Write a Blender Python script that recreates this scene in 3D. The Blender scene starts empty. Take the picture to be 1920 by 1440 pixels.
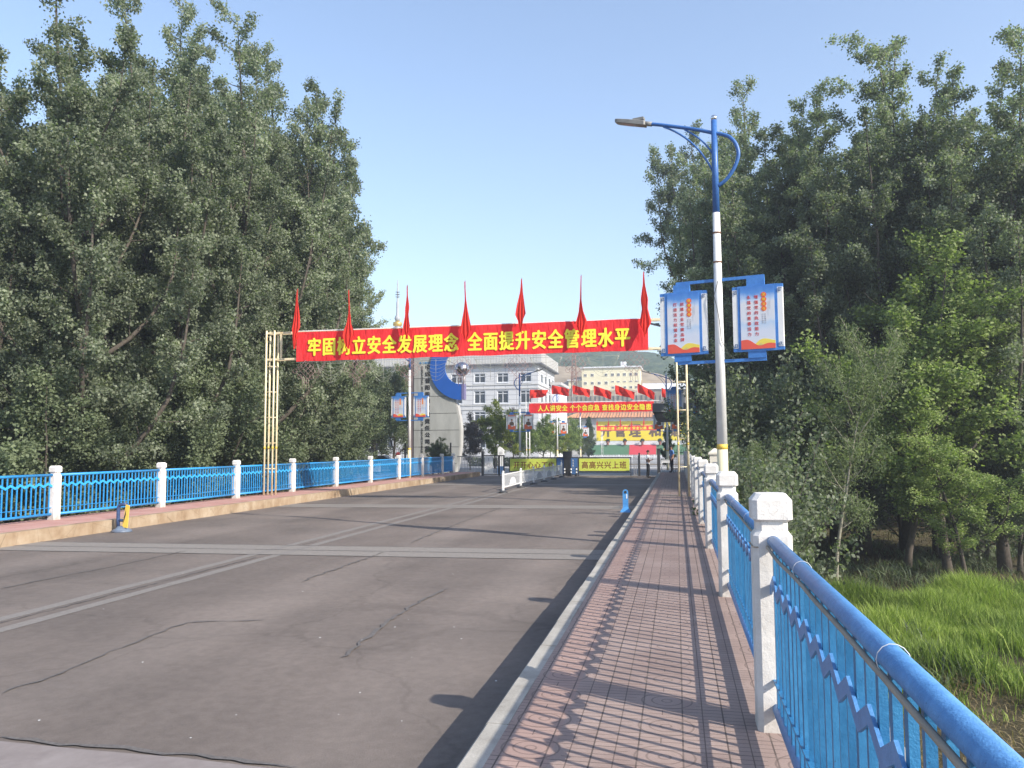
import bpy, math, random
import numpy as np
from mathutils import Vector, Matrix, Euler
# ---------------------------------------------------------------- camera, world, sun
scene = bpy.context.scene
col = scene.collection
CAMH, FPX, YAW, PITCH, ROLL = 1.70, 1511.0, .2005, .0786, .0055
_cy, _sy, _cp, _sp, _cr, _sr = math.cos(YAW), math.sin(YAW), math.cos(PITCH), math.sin(PITCH), math.cos(ROLL), math.sin(ROLL)
VW = np.array([-_sy*_cp, _cy*_cp, _sp]); _r = np.array([_cy, _sy, 0.0]); _u = np.cross(_r, VW)
VR = _cr*_r - _sr*_u; VU = _sr*_r + _cr*_u
cd = bpy.data.cameras.new('camera'); cam = bpy.data.objects.new('camera', cd); col.objects.link(cam)
cd.sensor_width = 36.0; cd.lens = FPX/1920*36; cd.clip_start = 0.05; cd.clip_end = 6000
M = Matrix(((VR[0], VU[0], -VW[0], 0), (VR[1], VU[1], -VW[1], 0), (VR[2], VU[2], -VW[2], CAMH), (0, 0, 0, 1)))
cam.matrix_world = M
scene.camera = cam
SUN = Vector((1.42, -.74, 1.0)).normalized()
sun_el = math.asin(SUN.z)
w = bpy.data.worlds.new("World"); scene.world = w; w.use_nodes = True
nt = w.node_tree; nt.nodes.clear()
sky = nt.nodes.new('ShaderNodeTexSky'); sky.sky_type = 'NISHITA'; sky.sun_disc = False
sky.sun_elevation = sun_el; sky.sun_rotation = math.atan2(SUN.x, SUN.y)
sky.air_density = 1.1; sky.dust_density = .7; sky.ozone_density = 3.2; sky.altitude = 300
bg = nt.nodes.new('ShaderNodeBackground'); bg.inputs[1].default_value = .145
wo = nt.nodes.new('ShaderNodeOutputWorld')
tint = nt.nodes.new('ShaderNodeMixRGB'); tint.blend_type = 'MULTIPLY'; tint.inputs[0].default_value = 1; tint.inputs[2].default_value = (1.0, .875, .80, 1)
nt.links.new(sky.outputs[0], tint.inputs[1]); nt.links.new(tint.outputs[0], bg.inputs[0]); nt.links.new(bg.outputs[0], wo.inputs[0])
sl = bpy.data.lights.new('sun', 'SUN'); sl.energy = 3.3; sl.angle = math.radians(.5); sl.color = (1, .93, .83)
so = bpy.data.objects.new('sun', sl); col.objects.link(so); so.rotation_euler = SUN.to_track_quat('Z', 'Y').to_euler()
so.location = (30, -20, 40)
scene.view_settings.view_transform = 'Standard'; scene.view_settings.look = 'None'
scene.view_settings.gamma = 1; scene.view_settings.exposure = 1.3
scene.cycles.max_bounces = 6; scene.cycles.transparent_max_bounces = 4
rnd = random.Random(7); nrs = np.random.RandomState(5)

def at(px, py, Y):          # the point at depth Y that the surveyed pixel shows
    d = VW + VR*(px-960)/FPX + VU*(720-py)/FPX
    return np.array([0, 0, CAMH]) + d*(Y/d[1])
def atz(px, py, Z):
    d = VW + VR*(px-960)/FPX + VU*(720-py)/FPX
    return np.array([0, 0, CAMH]) + d*((Z-CAMH)/d[2])
ROAD, WALK, LWALK, BANK = -.35, 0.0, -.06, -3.2
ORD = ['first', 'second', 'third', 'fourth', 'fifth', 'sixth', 'seventh', 'eighth', 'ninth', 'tenth', 'eleventh', 'twelfth', 'thirteenth', 'fourteenth', 'fifteenth', 'sixteenth', 'seventeenth', 'eighteenth', 'nineteenth', 'twentieth']
# ---------------------------------------------------------------- materials
MATS = {}
class N:
    def __init__(s, name):
        s.m = bpy.data.materials.new(name); s.m.use_nodes = True; s.t = s.m.node_tree
        s.p = s.t.nodes['Principled BSDF']; MATS[name] = s.m
    def n(s, typ, **kw):
        x = s.t.nodes.new('ShaderNode'+typ)
        for k, v in kw.items():
            if isinstance(k, str) and k.startswith('i_'): x.inputs[int(k[2:])].default_value = v
            else: setattr(x, k, v)
        return x
    def l(s, a, b): s.t.links.new(a, b)
    def pos(s): return s.n('NewGeometry').outputs['Position']
    def obj(s): return s.n('TexCoord').outputs['Object']
    def noise(s, vec, scale, detail=4, rough=.6):
        x = s.n('TexNoise'); x.inputs['Scale'].default_value = scale; x.inputs['Detail'].default_value = detail
        x.inputs['Roughness'].default_value = rough; s.l(vec, x.inputs['Vector']); return x.outputs['Fac']
    def ramp(s, fac, stops):
        x = s.n('ValToRGB'); e = x.color_ramp.elements
        while len(e) > 1: e.remove(e[0])
        e[0].position = stops[0][0]; e[0].color = c4(stops[0][1])
        for p, c in stops[1:]:
            q = e.new(p); q.color = c4(c)
        s.l(fac, x.inputs[0]); return x.outputs[0]
    def math(s, op, a, b=None, clamp=False):
        x = s.n('Math', operation=op, use_clamp=clamp)
        for i, v in enumerate((a, b)):
            if v is None: continue
            if isinstance(v, (int, float)): x.inputs[i].default_value = v
            else: s.l(v, x.inputs[i])
        return x.outputs[0]
    def mix(s, fac, a, b, typ='MIX'):
        x = s.n('MixRGB', blend_type=typ)
        for i, v in enumerate((fac, a, b)):
            if isinstance(v, (int, float)): x.inputs[i].default_value = v
            elif isinstance(v, tuple): x.inputs[i].default_value = c4(v)
            else: s.l(v, x.inputs[i])
        return x.outputs[0]
    def bump(s, h, strength=.3, dist=.01):
        x = s.n('Bump'); x.inputs['Strength'].default_value = strength; x.inputs['Distance'].default_value = dist
        s.l(h, x.inputs['Height']); s.l(x.outputs[0], s.p.inputs['Normal']); return x
    def color(s, c):
        if isinstance(c, tuple): s.p.inputs['Base Color'].default_value = c4(c)
        else: s.l(c, s.p.inputs['Base Color'])
    def rough(s, r, spec=.5, metal=0):
        s.p.inputs['Roughness'].default_value = r; s.p.inputs['Specular IOR Level'].default_value = spec; s.p.inputs['Metallic'].default_value = metal
def c4(c): return (c[0], c[1], c[2], 1) if len(c) == 3 else c
def simple(name, c, rough=.6, var=.12, scale=6, metal=0, spec=.4, bump=0, bscale=60):
    m = N(name); v = m.pos()
    n1 = m.noise(v, scale, 5)
    lo = tuple(x*(1-var) for x in c); hi = tuple(min(1, x*(1+var)) for x in c)
    m.color(m.ramp(n1, [(.3, lo), (.7, hi)])); m.rough(rough, spec, metal)
    if bump: m.bump(m.noise(v, bscale, 3), bump, .004)
    return m.m

# asphalt
m = N('asphalt'); v = m.pos()
fine = m.noise(v, 260, 2, .7); mid = m.noise(v, 9, 5); big = m.noise(v, .35, 4)
c = m.ramp(fine, [(.28, (.125, .113, .105)), (.5, (.180, .162, .150)), (.75, (.245, .222, .205))])
c = m.mix(.55, c, m.ramp(mid, [(.35, (.150, .134, .124)), (.65, (.205, .184, .170))]))
c = m.mix(.75, c, m.ramp(big, [(.35, (.72, .72, .72)), (.62, (1.12, 1.1, 1.08))]), 'MULTIPLY')
mp = m.n('Mapping'); mp.inputs['Scale'].default_value = (1.3, .05, 1); m.l(v, mp.inputs[0])
c = m.mix(.5, c, m.ramp(m.noise(mp.outputs[0], 1.2, 3), [(.38, (.88, .88, .88)), (.6, (1.05, 1.05, 1.05))]), 'MULTIPLY')
vo = m.n('TexVoronoi', feature='DISTANCE_TO_EDGE'); vo.inputs['Scale'].default_value = .16
dis = m.n('MixRGB'); dis.inputs[0].default_value = .25; m.l(v, dis.inputs[1])
nz = m.n('TexNoise'); nz.inputs['Scale'].default_value = .8; nz.inputs['Detail'].default_value = 5; m.l(v, nz.inputs['Vector']); 
vs = m.n('VectorMath', operation='MULTIPLY_ADD'); m.l(nz.outputs['Color'], vs.inputs[0]); vs.inputs[1].default_value = (2.2, 2.2, 0); m.l(v, vs.inputs[2])
m.l(vs.outputs[0], vo.inputs['Vector'])
crack = m.ramp(vo.outputs['Distance'], [(.0, (.5, .5, .5)), (.0035, (.62, .62, .62)), (.006, (1, 1, 1))])
c = m.mix(.3, c, crack, 'MULTIPLY')
spots = m.ramp(m.noise(v, 2.4, 5, .7), [(.62, (1, 1, 1)), (.80, (.80, .79, .78))])
c = m.mix(.8, c, spots, 'MULTIPLY')
sxx = m.n('SeparateXYZ'); m.l(v, sxx.inputs[0]); lane = m.math('SINE', m.math('MULTIPLY', sxx.outputs[0], 2.05)); c = m.mix(.05, c, m.ramp(lane, [(0, (.0, .0, .0)), (1, (.55, .50, .46))]))
c = m.mix(.5, c, m.ramp(m.noise(v, 110, 3, .8), [(.35, (.72, .72, .72)), (.65, (1.22, 1.22, 1.22))]), 'MULTIPLY')
c = m.mix(1.0, c, (1.02, .95, .895), 'MULTIPLY'); m.color(c); m.rough(.88, .25); m.bump(m.math('ADD', fine, m.noise(v, 90, 2)), .5, .006)
# pink patterned paving
def paving():
    m = N('paving'); v = m.pos()
    sx = m.n('SeparateXYZ'); m.l(v, sx.inputs[0]); X, Y = sx.outputs[0], sx.outputs[1]
    def line(coord, period, width, off=0.0):
        a = m.math('ADD', coord, off+100*period); a = m.math('DIVIDE', a, period); a = m.math('FRACT', a)
        a = m.math('SUBTRACT', a, .5); a = m.math('ABSOLUTE', a)   # .5 at the joint
        return m.math('GREATER_THAN', a, .5-width/period/2)
    jx = line(X, .25, .010); jy = line(Y, .25, .008)
    # small brick pattern
    sub = m.math('MAXIMUM', line(X, .125, .007), line(Y, .0625, .006))
    # concentric rings in each 1.0 x .5 module
    def cell(coord, period, off=0.0):
        a = m.math('ADD', coord, off+100*period); a = m.math('DIVIDE', a, period); a = m.math('FRACT', a)
        return m.math('MULTIPLY', m.math('SUBTRACT', a, .5), period)
    cx = cell(X, .75, .375+.1); cyy = cell(Y, .5, .1)
    r = m.math('SQRT', m.math('ADD', m.math('MULTIPLY', cx, cx), m.math('MULTIPLY', cyy, cyy)))
    inside = m.math('LESS_THAN', r, .205)
    rr = m.math('FRACT', m.math('DIVIDE', r, .066)); ring = m.math('LESS_THAN', m.math('ABSOLUTE', m.math('SUBTRACT', rr, .5)), .09)
    pat = m.math('ADD', m.math('MULTIPLY', m.math('MULTIPLY', inside, ring), .6), m.math('MULTIPLY', m.math('SUBTRACT', 1.0, inside), sub))
    joint = m.math('MAXIMUM', jx, jy)
    base = m.ramp(m.noise(v, 1.3, 5), [(.3, (.285, .205, .175)), (.7, (.375, .285, .245))])
    tile = m.n('TexWhiteNoise'); fl = m.n('VectorMath', operation='SNAP'); m.l(v, fl.inputs[0]); fl.inputs[1].default_value = (.25, .25, 10); m.l(fl.outputs[0], tile.inputs[0])
    base = m.mix(.5, base, m.ramp(tile.outputs[0], [(0, (.82, .80, .80)), (1, (1.12, 1.1, 1.08))]), 'MULTIPLY')
    base = m.mix(.7, base, m.ramp(m.noise(v, 90, 3, .7), [(.3, (.78, .78, .78)), (.7, (1.12, 1.12, 1.12))]), 'MULTIPLY')
    # the row of redder tiles beside the kerb
    red = m.math('MULTIPLY', m.math('LESS_THAN', X, -.72), m.math('GREATER_THAN', X, -.98))
    base = m.mix(m.math('MULTIPLY', red, .40), base, (.40, .245, .20))
    c = m.mix(m.math('MULTIPLY', pat, .78), base, (.10, .072, .06)); c = m.mix(m.math('MULTIPLY', joint, .62), c, (.085, .065, .055))
    m.color(c); m.rough(.85, .3)
    h = m.math('SUBTRACT', 1.0, m.math('MAXIMUM', joint, m.math('MULTIPLY', pat, .7)))
    h = m.math('ADD', h, m.math('MULTIPLY', m.noise(v, 60, 3), .35)); m.bump(h, .55, .006)
paving()
m = N('kerb_stone'); v = m.pos()
c = m.ramp(m.noise(v, 3, 6), [(.3, (.28, .26, .225)), (.7, (.46, .43, .38))])
c = m.mix(.6, c, m.ramp(m.noise(v, 120, 2), [(.3, (.75, .75, .75)), (.7, (1.1, 1.1, 1.1))]), 'MULTIPLY'); m.color(c); m.rough(.9, .2); m.bump(m.noise(v, 40, 4), .5, .006)
m = N('stained_kerb'); v = m.pos()
c = m.ramp(m.noise(v, 1.1, 6, .65), [(.3, (.22, .145, .09)), (.45, (.34, .25, .165)), (.6, (.41, .325, .23)), (.8, (.46, .395, .31))])
mp = m.n('Mapping'); mp.inputs['Scale'].default_value = (1, 1.6, .8); m.l(v, mp.inputs[0])
c = m.mix(.5, c, m.ramp(m.noise(mp.outputs[0], 2.2, 5), [(.35, (.7, .62, .52)), (.6, (1.05, 1.05, 1.05))]), 'MULTIPLY')
vo = m.n('TexVoronoi', feature='DISTANCE_TO_EDGE'); vo.inputs['Scale'].default_value = 1.6; m.l(v, vo.inputs['Vector'])
c = m.mix(.5, c, m.ramp(vo.outputs['Distance'], [(0, (.35, .3, .25)), (.012, (1, 1, 1))]), 'MULTIPLY')
m.color(c); m.rough(.92, .2); m.bump(m.noise(v, 25, 5), .6, .01)
m = N('left_paving'); v = m.pos()
m.color(m.ramp(m.noise(v, 1.5, 5), [(.3, (.40, .20, .16)), (.7, (.52, .31, .26))])); m.rough(.9, .2); m.bump(m.noise(v, 40, 4), .4, .006)
m = N('light_joint'); v = m.pos()
m.color(m.ramp(m.noise(v, 14, 5, .7), [(.3, (.205, .184, .163)), (.7, (.265, .24, .213))])); m.rough(.9, .2); m.bump(m.noise(v, 200, 2), .3, .003)
m = N('pale_slab'); v = m.pos()
m.color(m.ramp(m.noise(v, 3, 6, .7), [(.3, (.20, .17, .16)), (.7, (.28, .245, .23))])); m.rough(.9, .2); m.bump(m.noise(v, 200, 2), .3, .003)
simple('crack_fill', (.128, .115, .106), .85, .3, 30)
m = N('faded_line'); v = m.pos(); m.color(m.ramp(m.noise(v, 30, 5, .8), [(.35, (.18, .163, .147)), (.6, (.24, .218, .197))])); m.rough(.85, .2)
# white painted concrete
m = N('white_plaster'); v = m.pos()
c = m.ramp(m.noise(v, 4, 6), [(.25, (.56, .535, .49)), (.6, (.73, .70, .655))])
vo = m.n('TexVoronoi', feature='DISTANCE_TO_EDGE'); vo.inputs['Scale'].default_value = 9
vs = m.n('VectorMath', operation='MULTIPLY_ADD'); nz = m.n('TexNoise'); nz.inputs['Scale'].default_value = 14; m.l(v, nz.inputs['Vector']); m.l(nz.outputs['Color'], vs.inputs[0]); vs.inputs[1].default_value = (.25, .25, .25); m.l(v, vs.inputs[2]); m.l(vs.outputs[0], vo.inputs['Vector'])
ck = m.ramp(vo.outputs['Distance'], [(0, (.45, .42, .38)), (.014, (1, 1, 1))])
msk = m.ramp(m.noise(v, 5, 2), [(.5, (0, 0, 0)), (.6, (.75, .75, .75))])
c = m.mix(msk, c, m.mix(1.0, c, ck, 'MULTIPLY'))
c = m.mix(m.ramp(m.noise(v, 45, 3, .6), [(.70, (0, 0, 0)), (.76, (.6, .6, .6))]), c, (.30, .25, .2))
gz_ = m.n('SeparateXYZ'); m.l(m.obj(), gz_.inputs[0]); dirt = m.math('MULTIPLY', m.math('SUBTRACT', 1.0, m.math('MULTIPLY', gz_.outputs[2], 4.5), True), m.noise(v, 9, 4))
c = m.mix(dirt, c, (.22, .18, .14)); m.color(c); m.rough(.75, .3)
h = m.math('ADD', m.noise(v, 22, 5), m.math('MULTIPLY', m.noise(v, 110, 3), .5)); m.bump(h, .7, .006)
# blue painted steel
def bluepaint(name, a, b, pit=.6):
    m = N(name); v = m.pos()
    c = m.ramp(m.noise(v, 7, 5), [(.3, a), (.7, b)])
    chip = m.ramp(m.noise(v, 70, 4, .7), [(.66, (0, 0, 0)), (.71, (.8, .8, .8))])
    c = m.mix(.5, c, m.ramp(m.noise(v, 28, 5, .7), [(.3, (.72, .76, .80)), (.7, (1.15, 1.12, 1.1))]), 'MULTIPLY')
    c = m.mix(chip, c, (.02, .03, .05)); m.color(c); m.rough(.42, .5)
    m.bump(m.math('ADD', m.noise(v, 160, 3), m.math('MULTIPLY', m.noise(v, 60, 3), .9)), pit, .004)
bluepaint('blue_rail', (.075, .22, .47), (.11, .29, .57))
bluepaint('blue_bar', (.02, .145, .31), (.04, .21, .41), .45)
bluepaint('blue_left', (.02, .24, .56), (.035, .31, .66), .3)
bluepaint('blue_zig', (.03, .33, .72), (.05, .40, .80), .2)
bluepaint('blue_lamp', (.035, .12, .36), (.05, .16, .43), .15)
bluepaint('blue_frame', (.045, .18, .50), (.07, .24, .60), .1)
bluepaint('blue_bollard', (.05, .22, .52), (.09, .33, .66), .2); bluepaint('worn_blue', (.10, .12, .16), (.17, .22, .29), .5); bluepaint('dull_blue', (.03, .05, .12), (.05, .09, .20), .3)
m = N('cream_steel'); v = m.pos()
c = m.ramp(m.noise(v, 3, 5), [(.3, (.70, .57, .33)), (.7, (.82, .72, .50))])
mp = m.n('Mapping'); mp.inputs['Scale'].default_value = (1, 1, .25); m.l(v, mp.inputs[0])
c = m.mix(m.ramp(m.noise(mp.outputs[0], 9, 5, .65), [(.6, (0, 0, 0)), (.72, (.85, .85, .85))]), c, (.50, .25, .07)); m.color(c); m.rough(.55, .4)
m = N('white_pole'); v = m.pos()
c = m.ramp(m.noise(v, 3, 5), [(.3, (.68, .67, .64)), (.7, (.80, .79, .76))])
c = m.mix(m.ramp(m.noise(v, 16, 5, .7), [(.66, (0, 0, 0)), (.72, (.55, .55, .55))]), c, (.38, .33, .28)); m.color(c); m.rough(.5, .4); m.bump(m.noise(v, 30, 3), .2, .003)
simple('cream_base', (.72, .64, .42), .6, .08); simple('yellow_band', (.75, .50, .08), .5, .05)
simple('white_metal', (.78, .78, .77), .45, .05); simple('white_matte', (.80, .79, .76), .7, .05)
simple('dark_metal', (.05, .05, .052), .5, .2); simple('black_iron', (.022, .022, .024), .5, .2); simple('grey_metal', (.30, .30, .31), .4, .1, metal=.3)
simple('lamp_grey', (.22, .215, .20), .5, .15); simple('lens_glass', (.30, .31, .32), .15, .1)
simple('chrome', (.75, .74, .73), .12, .03, metal=1.0); simple('steel_sphere', (.52, .50, .50), .22, .1, scale=2, metal=1.0)
simple('cable_tan', (.33, .28, .22), .8, .15); simple('wire_black', (.03, .03, .03), .6, .1)
simple('yellow_ink', (.86, .76, .05), .6, .02); simple('red_ink', (.62, .06, .05), .6, .02); simple('brown_ink', (.20, .055, .02), .6, .02)
simple('grey_ink', (.45, .43, .44), .6, .02); simple('black_ink', (.03, .03, .032), .5, .05); simple('white_ink', (.85, .80, .70), .6, .02)
simple('poster_red', (.76, .11, .07), .6, .05); simple('poster_orange', (.80, .16, .06), .6, .05); simple('poster_yellow', (.83, .66, .10), .6, .05); simple('poster_pale', (.74, .73, .71), .6, .05)
simple('rust_brown', (.20, .10, .06), .8, .25); simple('pink_wire', (.30, .19, .18), .6, .1); simple('cream_wire', (.33, .33, .27), .6, .1)
simple('lime_banner', (.58, .64, .09), .7, .05, scale=2); simple('night_blue', (.05, .13, .30), .6, .3, scale=12)
simple('skin', (.38, .21, .14), .55, .05); simple('hair', (.012, .010, .009), .6, .1); simple('shirt_pale', (.74, .78, .84), .8, .08, scale=20); simple('shirt_blue', (.12, .25, .55), .8, .08, scale=20)
simple('trousers', (.014, .015, .02), .85, .15); simple('shoe', (.03, .028, .028), .5, .1); simple('shoe_sole', (.5, .5, .5), .6, .05)
simple('window_glass', (.035, .042, .05), .25, .35, scale=.4, spec=.4); simple('blind', (.55, .56, .55), .6, .1)
simple('monument_blue', (.018, .10, .40), .35, .08, scale=1); simple('monument_edge', (.17, .16, .30), .4, .1); simple('purple_brown', (.17, .13, .13), .5, .2, scale=1)
m = N('monument_panel'); v = m.pos()
mp = m.n('Mapping'); mp.inputs['Scale'].default_value = (1, 1, .3); m.l(v, mp.inputs[0])
c = m.ramp(m.noise(mp.outputs[0], 1.0, 5), [(.3, (.38, .38, .35)), (.5, (.48, .48, .45)), (.7, (.58, .58, .54))]); m.color(c); m.rough(.35, .5, .25)
m = N('banner_red'); v = m.pos()
c = m.ramp(m.noise(v, 1.2, 4), [(.3, (.66, .025, .03)), (.7, (.78, .040, .042))]); m.color(c); m.rough(.75, .2); mp = m.n('Mapping'); mp.inputs['Scale'].default_value = (2.2, 1, .7); mp.inputs['Rotation'].default_value = (0, .35, 0); m.l(v, mp.inputs[0]); m.bump(m.noise(mp.outputs[0], 1.3, 4), .8, .12)
def cloth(name, c):
    m = N(name); m.color(m.ramp(m.noise(m.pos(), 5, 3), [(.3, tuple(x*.85 for x in c)), (.7, c)])); m.rough(.8, .1)
    tr = m.n('BsdfTranslucent'); tr.inputs[0].default_value = c4(c); mx = m.n('MixShader'); mx.inputs[0].default_value = .35
    m.l(m.p.outputs[0], mx.inputs[1]); m.l(tr.outputs[0], mx.inputs[2]); m.l(mx.outputs[0], m.t.nodes['Material Output'].inputs[0])
cloth('flag_red', (.78, .055, .04))
# printed poster: blue sky fading to pale paper, in the print itself
m = N('poster_print'); tc = m.n('TexCoord'); sx = m.n('SeparateXYZ'); m.l(tc.outputs['Generated'], sx.inputs[0])
z = m.math('ADD', sx.outputs[2], m.math('MULTIPLY', m.math('SUBTRACT', m.noise(tc.outputs['Generated'], 3, 4), .5), .22))
c = m.ramp(z, [(0, (.66, .66, .70)), (.30, (.62, .66, .74)), (.40, (.48, .60, .74)), (.46, (.66, .68, .72)), (.74, (.68, .68, .70)), (.80, (.50, .62, .78)), (.92, (.10, .27, .62)), (1, (.06, .2, .55))])
m.color(c); m.rough(.5, .4)
# foliage
def leafmat(name, dark, light, trans=.3, rough=.62, spec=.28):
    m = N(name); a = m.n('Attribute', attribute_name='tone'); oi = m.n('ObjectInfo')
    f = m.math('ADD', a.outputs['Fac'], m.math('MULTIPLY', m.math('SUBTRACT', oi.outputs['Random'], .5), .42), True)
    c = m.ramp(f, [(0, dark), (1, light)]); m.color(c); m.rough(rough, spec)
    tr = m.n('BsdfTranslucent'); m.l(m.mix(1.0, c, (1.1, 1.35, .6), 'MULTIPLY'), tr.inputs[0]); mx = m.n('MixShader'); mx.inputs[0].default_value = trans
    m.l(m.p.outputs[0], mx.inputs[1]); m.l(tr.outputs[0], mx.inputs[2]); m.l(mx.outputs[0], m.t.nodes['Material Output'].inputs[0])
leafmat('leaf_poplar', (.095, .115, .072), (.33, .365, .25), .44, .55, .4)
leafmat('leaf_bright', (.12, .165, .055), (.33, .39, .15), .42)
leafmat('leaf_yellow', (.13, .17, .03), (.33, .34, .08), .35)
leafmat('leaf_willow', (.13, .16, .08), (.28, .33, .17), .38)
leafmat('leaf_dark', (.07, .09, .05), (.21, .25, .14), .35)
leafmat('leaf_purple', (.055, .05, .05), (.11, .09, .085), .2)
leafmat('leaf_conifer', (.03, .055, .035), (.06, .10, .05), .1)
leafmat('grass', (.075, .13, .025), (.36, .44, .10), .35, .6, .2)
leafmat('dark_straw', (.05, .04, .025), (.15, .12, .07), .2, .8, .2); leafmat('straw', (.16, .12, .06), (.40, .32, .18), .25, .8, .2)  # first one is straw darkened, with the tree shade put into its colour
simple('bark', (.085, .07, .055), .9, .35, scale=9, bump=.8, bscale=30); simple('bark_pale', (.24, .22, .17), .85, .3, scale=9, bump=.6, bscale=30)
m = N('earth'); v = m.pos()
c = m.ramp(m.noise(v, .8, 7, .7), [(.3, (.045, .04, .022)), (.5, (.10, .085, .05)), (.7, (.13, .14, .05))]); m.color(c); m.rough(.95, .1); m.bump(m.noise(v, 6, 6, .7), .9, .08)
m = N('pale_concrete'); v = m.pos(); m.color(m.ramp(m.noise(v, .3, 6), [(.3, (.24, .235, .225)), (.7, (.33, .32, .31))])); m.rough(.9, .2)
m = N('tan_slope'); v = m.pos()
mp = m.n('Mapping'); mp.inputs['Scale'].default_value = (.4, .4, 1.6); m.l(v, mp.inputs[0])
m.color(m.ramp(m.noise(mp.outputs[0], .35, 6, .65), [(.3, (.23, .18, .12)), (.7, (.38, .31, .22))])); m.rough(.95, .1); m.bump(m.noise(v, 1, 6), .6, .3)
m = N('retaining'); v = m.pos(); m.color(m.ramp(m.noise(v, .5, 6), [(.3, (.22, .19, .15)), (.7, (.33, .29, .23))])); m.rough(.95, .1)
m = N('hill_scrub'); v = m.pos()
m.color(m.ramp(m.noise(v, .16, 7, .75), [(.36, (.035, .06, .028)), (.5, (.07, .105, .05)), (.66, (.13, .15, .075))])); m.rough(.95, .1); m.bump(m.noise(v, .5, 6, .7), 1.0, 1.5)
# white tiled facade with joints
m = N('facade_tile'); v = m.pos()
bt = m.n('TexBrick'); bt.offset = 0; bt.inputs['Color1'].default_value = (.54, .54, .54, 1); bt.inputs['Color2'].default_value = (.50, .50, .50, 1); bt.inputs['Mortar'].default_value = (.22, .22, .23, 1)
bt.inputs['Scale'].default_value = 1; bt.inputs['Mortar Size'].default_value = .035; bt.inputs['Brick Width'].default_value = 2.15; bt.inputs['Row Height'].default_value = .9
sx = m.n('SeparateXYZ'); m.l(v, sx.inputs[0]); cb = m.n('CombineXYZ'); m.l(m.math('ADD', sx.outputs[0], sx.outputs[1]), cb.inputs[0]); m.l(sx.outputs[2], cb.inputs[1]); m.l(cb.outputs[0], bt.inputs[0])
m.color(m.mix(.4, bt.outputs[0], m.ramp(m.noise(v, .4, 4), [(.3, (.85, .85, .86)), (.7, (1.05, 1.05, 1.04))]), 'MULTIPLY')); m.rough(.5, .4)
simple('facade_rib', (.47, .46, .43), .6, .06, scale=1); simple('eave_dark', (.10, .10, .10), .7, .1)
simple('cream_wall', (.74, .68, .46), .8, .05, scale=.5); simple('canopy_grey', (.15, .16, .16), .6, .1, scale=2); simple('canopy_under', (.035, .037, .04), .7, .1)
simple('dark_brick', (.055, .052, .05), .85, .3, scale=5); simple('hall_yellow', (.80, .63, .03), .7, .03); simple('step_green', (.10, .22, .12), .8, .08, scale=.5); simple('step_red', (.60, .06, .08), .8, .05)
simple('char_brown', (.13, .08, .05), .7, .05); simple('spire_grey', (.34, .35, .36), .5, .1); simple('gold', (.75, .50, .12), .3, .1, metal=.7); simple('teal_glass', (.25, .40, .40), .3, .1)
m = N('roof_tile'); v = m.pos(); wv = m.n('TexWave'); wv.bands_direction = 'X'; wv.inputs['Scale'].default_value = .9; m.l(v, wv.inputs['Vector'])
m.color(m.ramp(wv.outputs['Fac'], [(.2, (.42, .20, .10)), (.8, (.66, .34, .18))])); m.rough(.8, .2)
simple('far_white', (.66, .67, .68), .7, .05, scale=1); simple('car_paint', (.70, .71, .72), .3, .03); simple('tyre', (.02, .02, .02), .8, .1)
simple('box_beige', (.62, .57, .47), .55, .05); simple('terracotta', (.25, .08, .05), .8, .1); simple('balloon_red', (.70, .06, .04), .5, .05)
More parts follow.
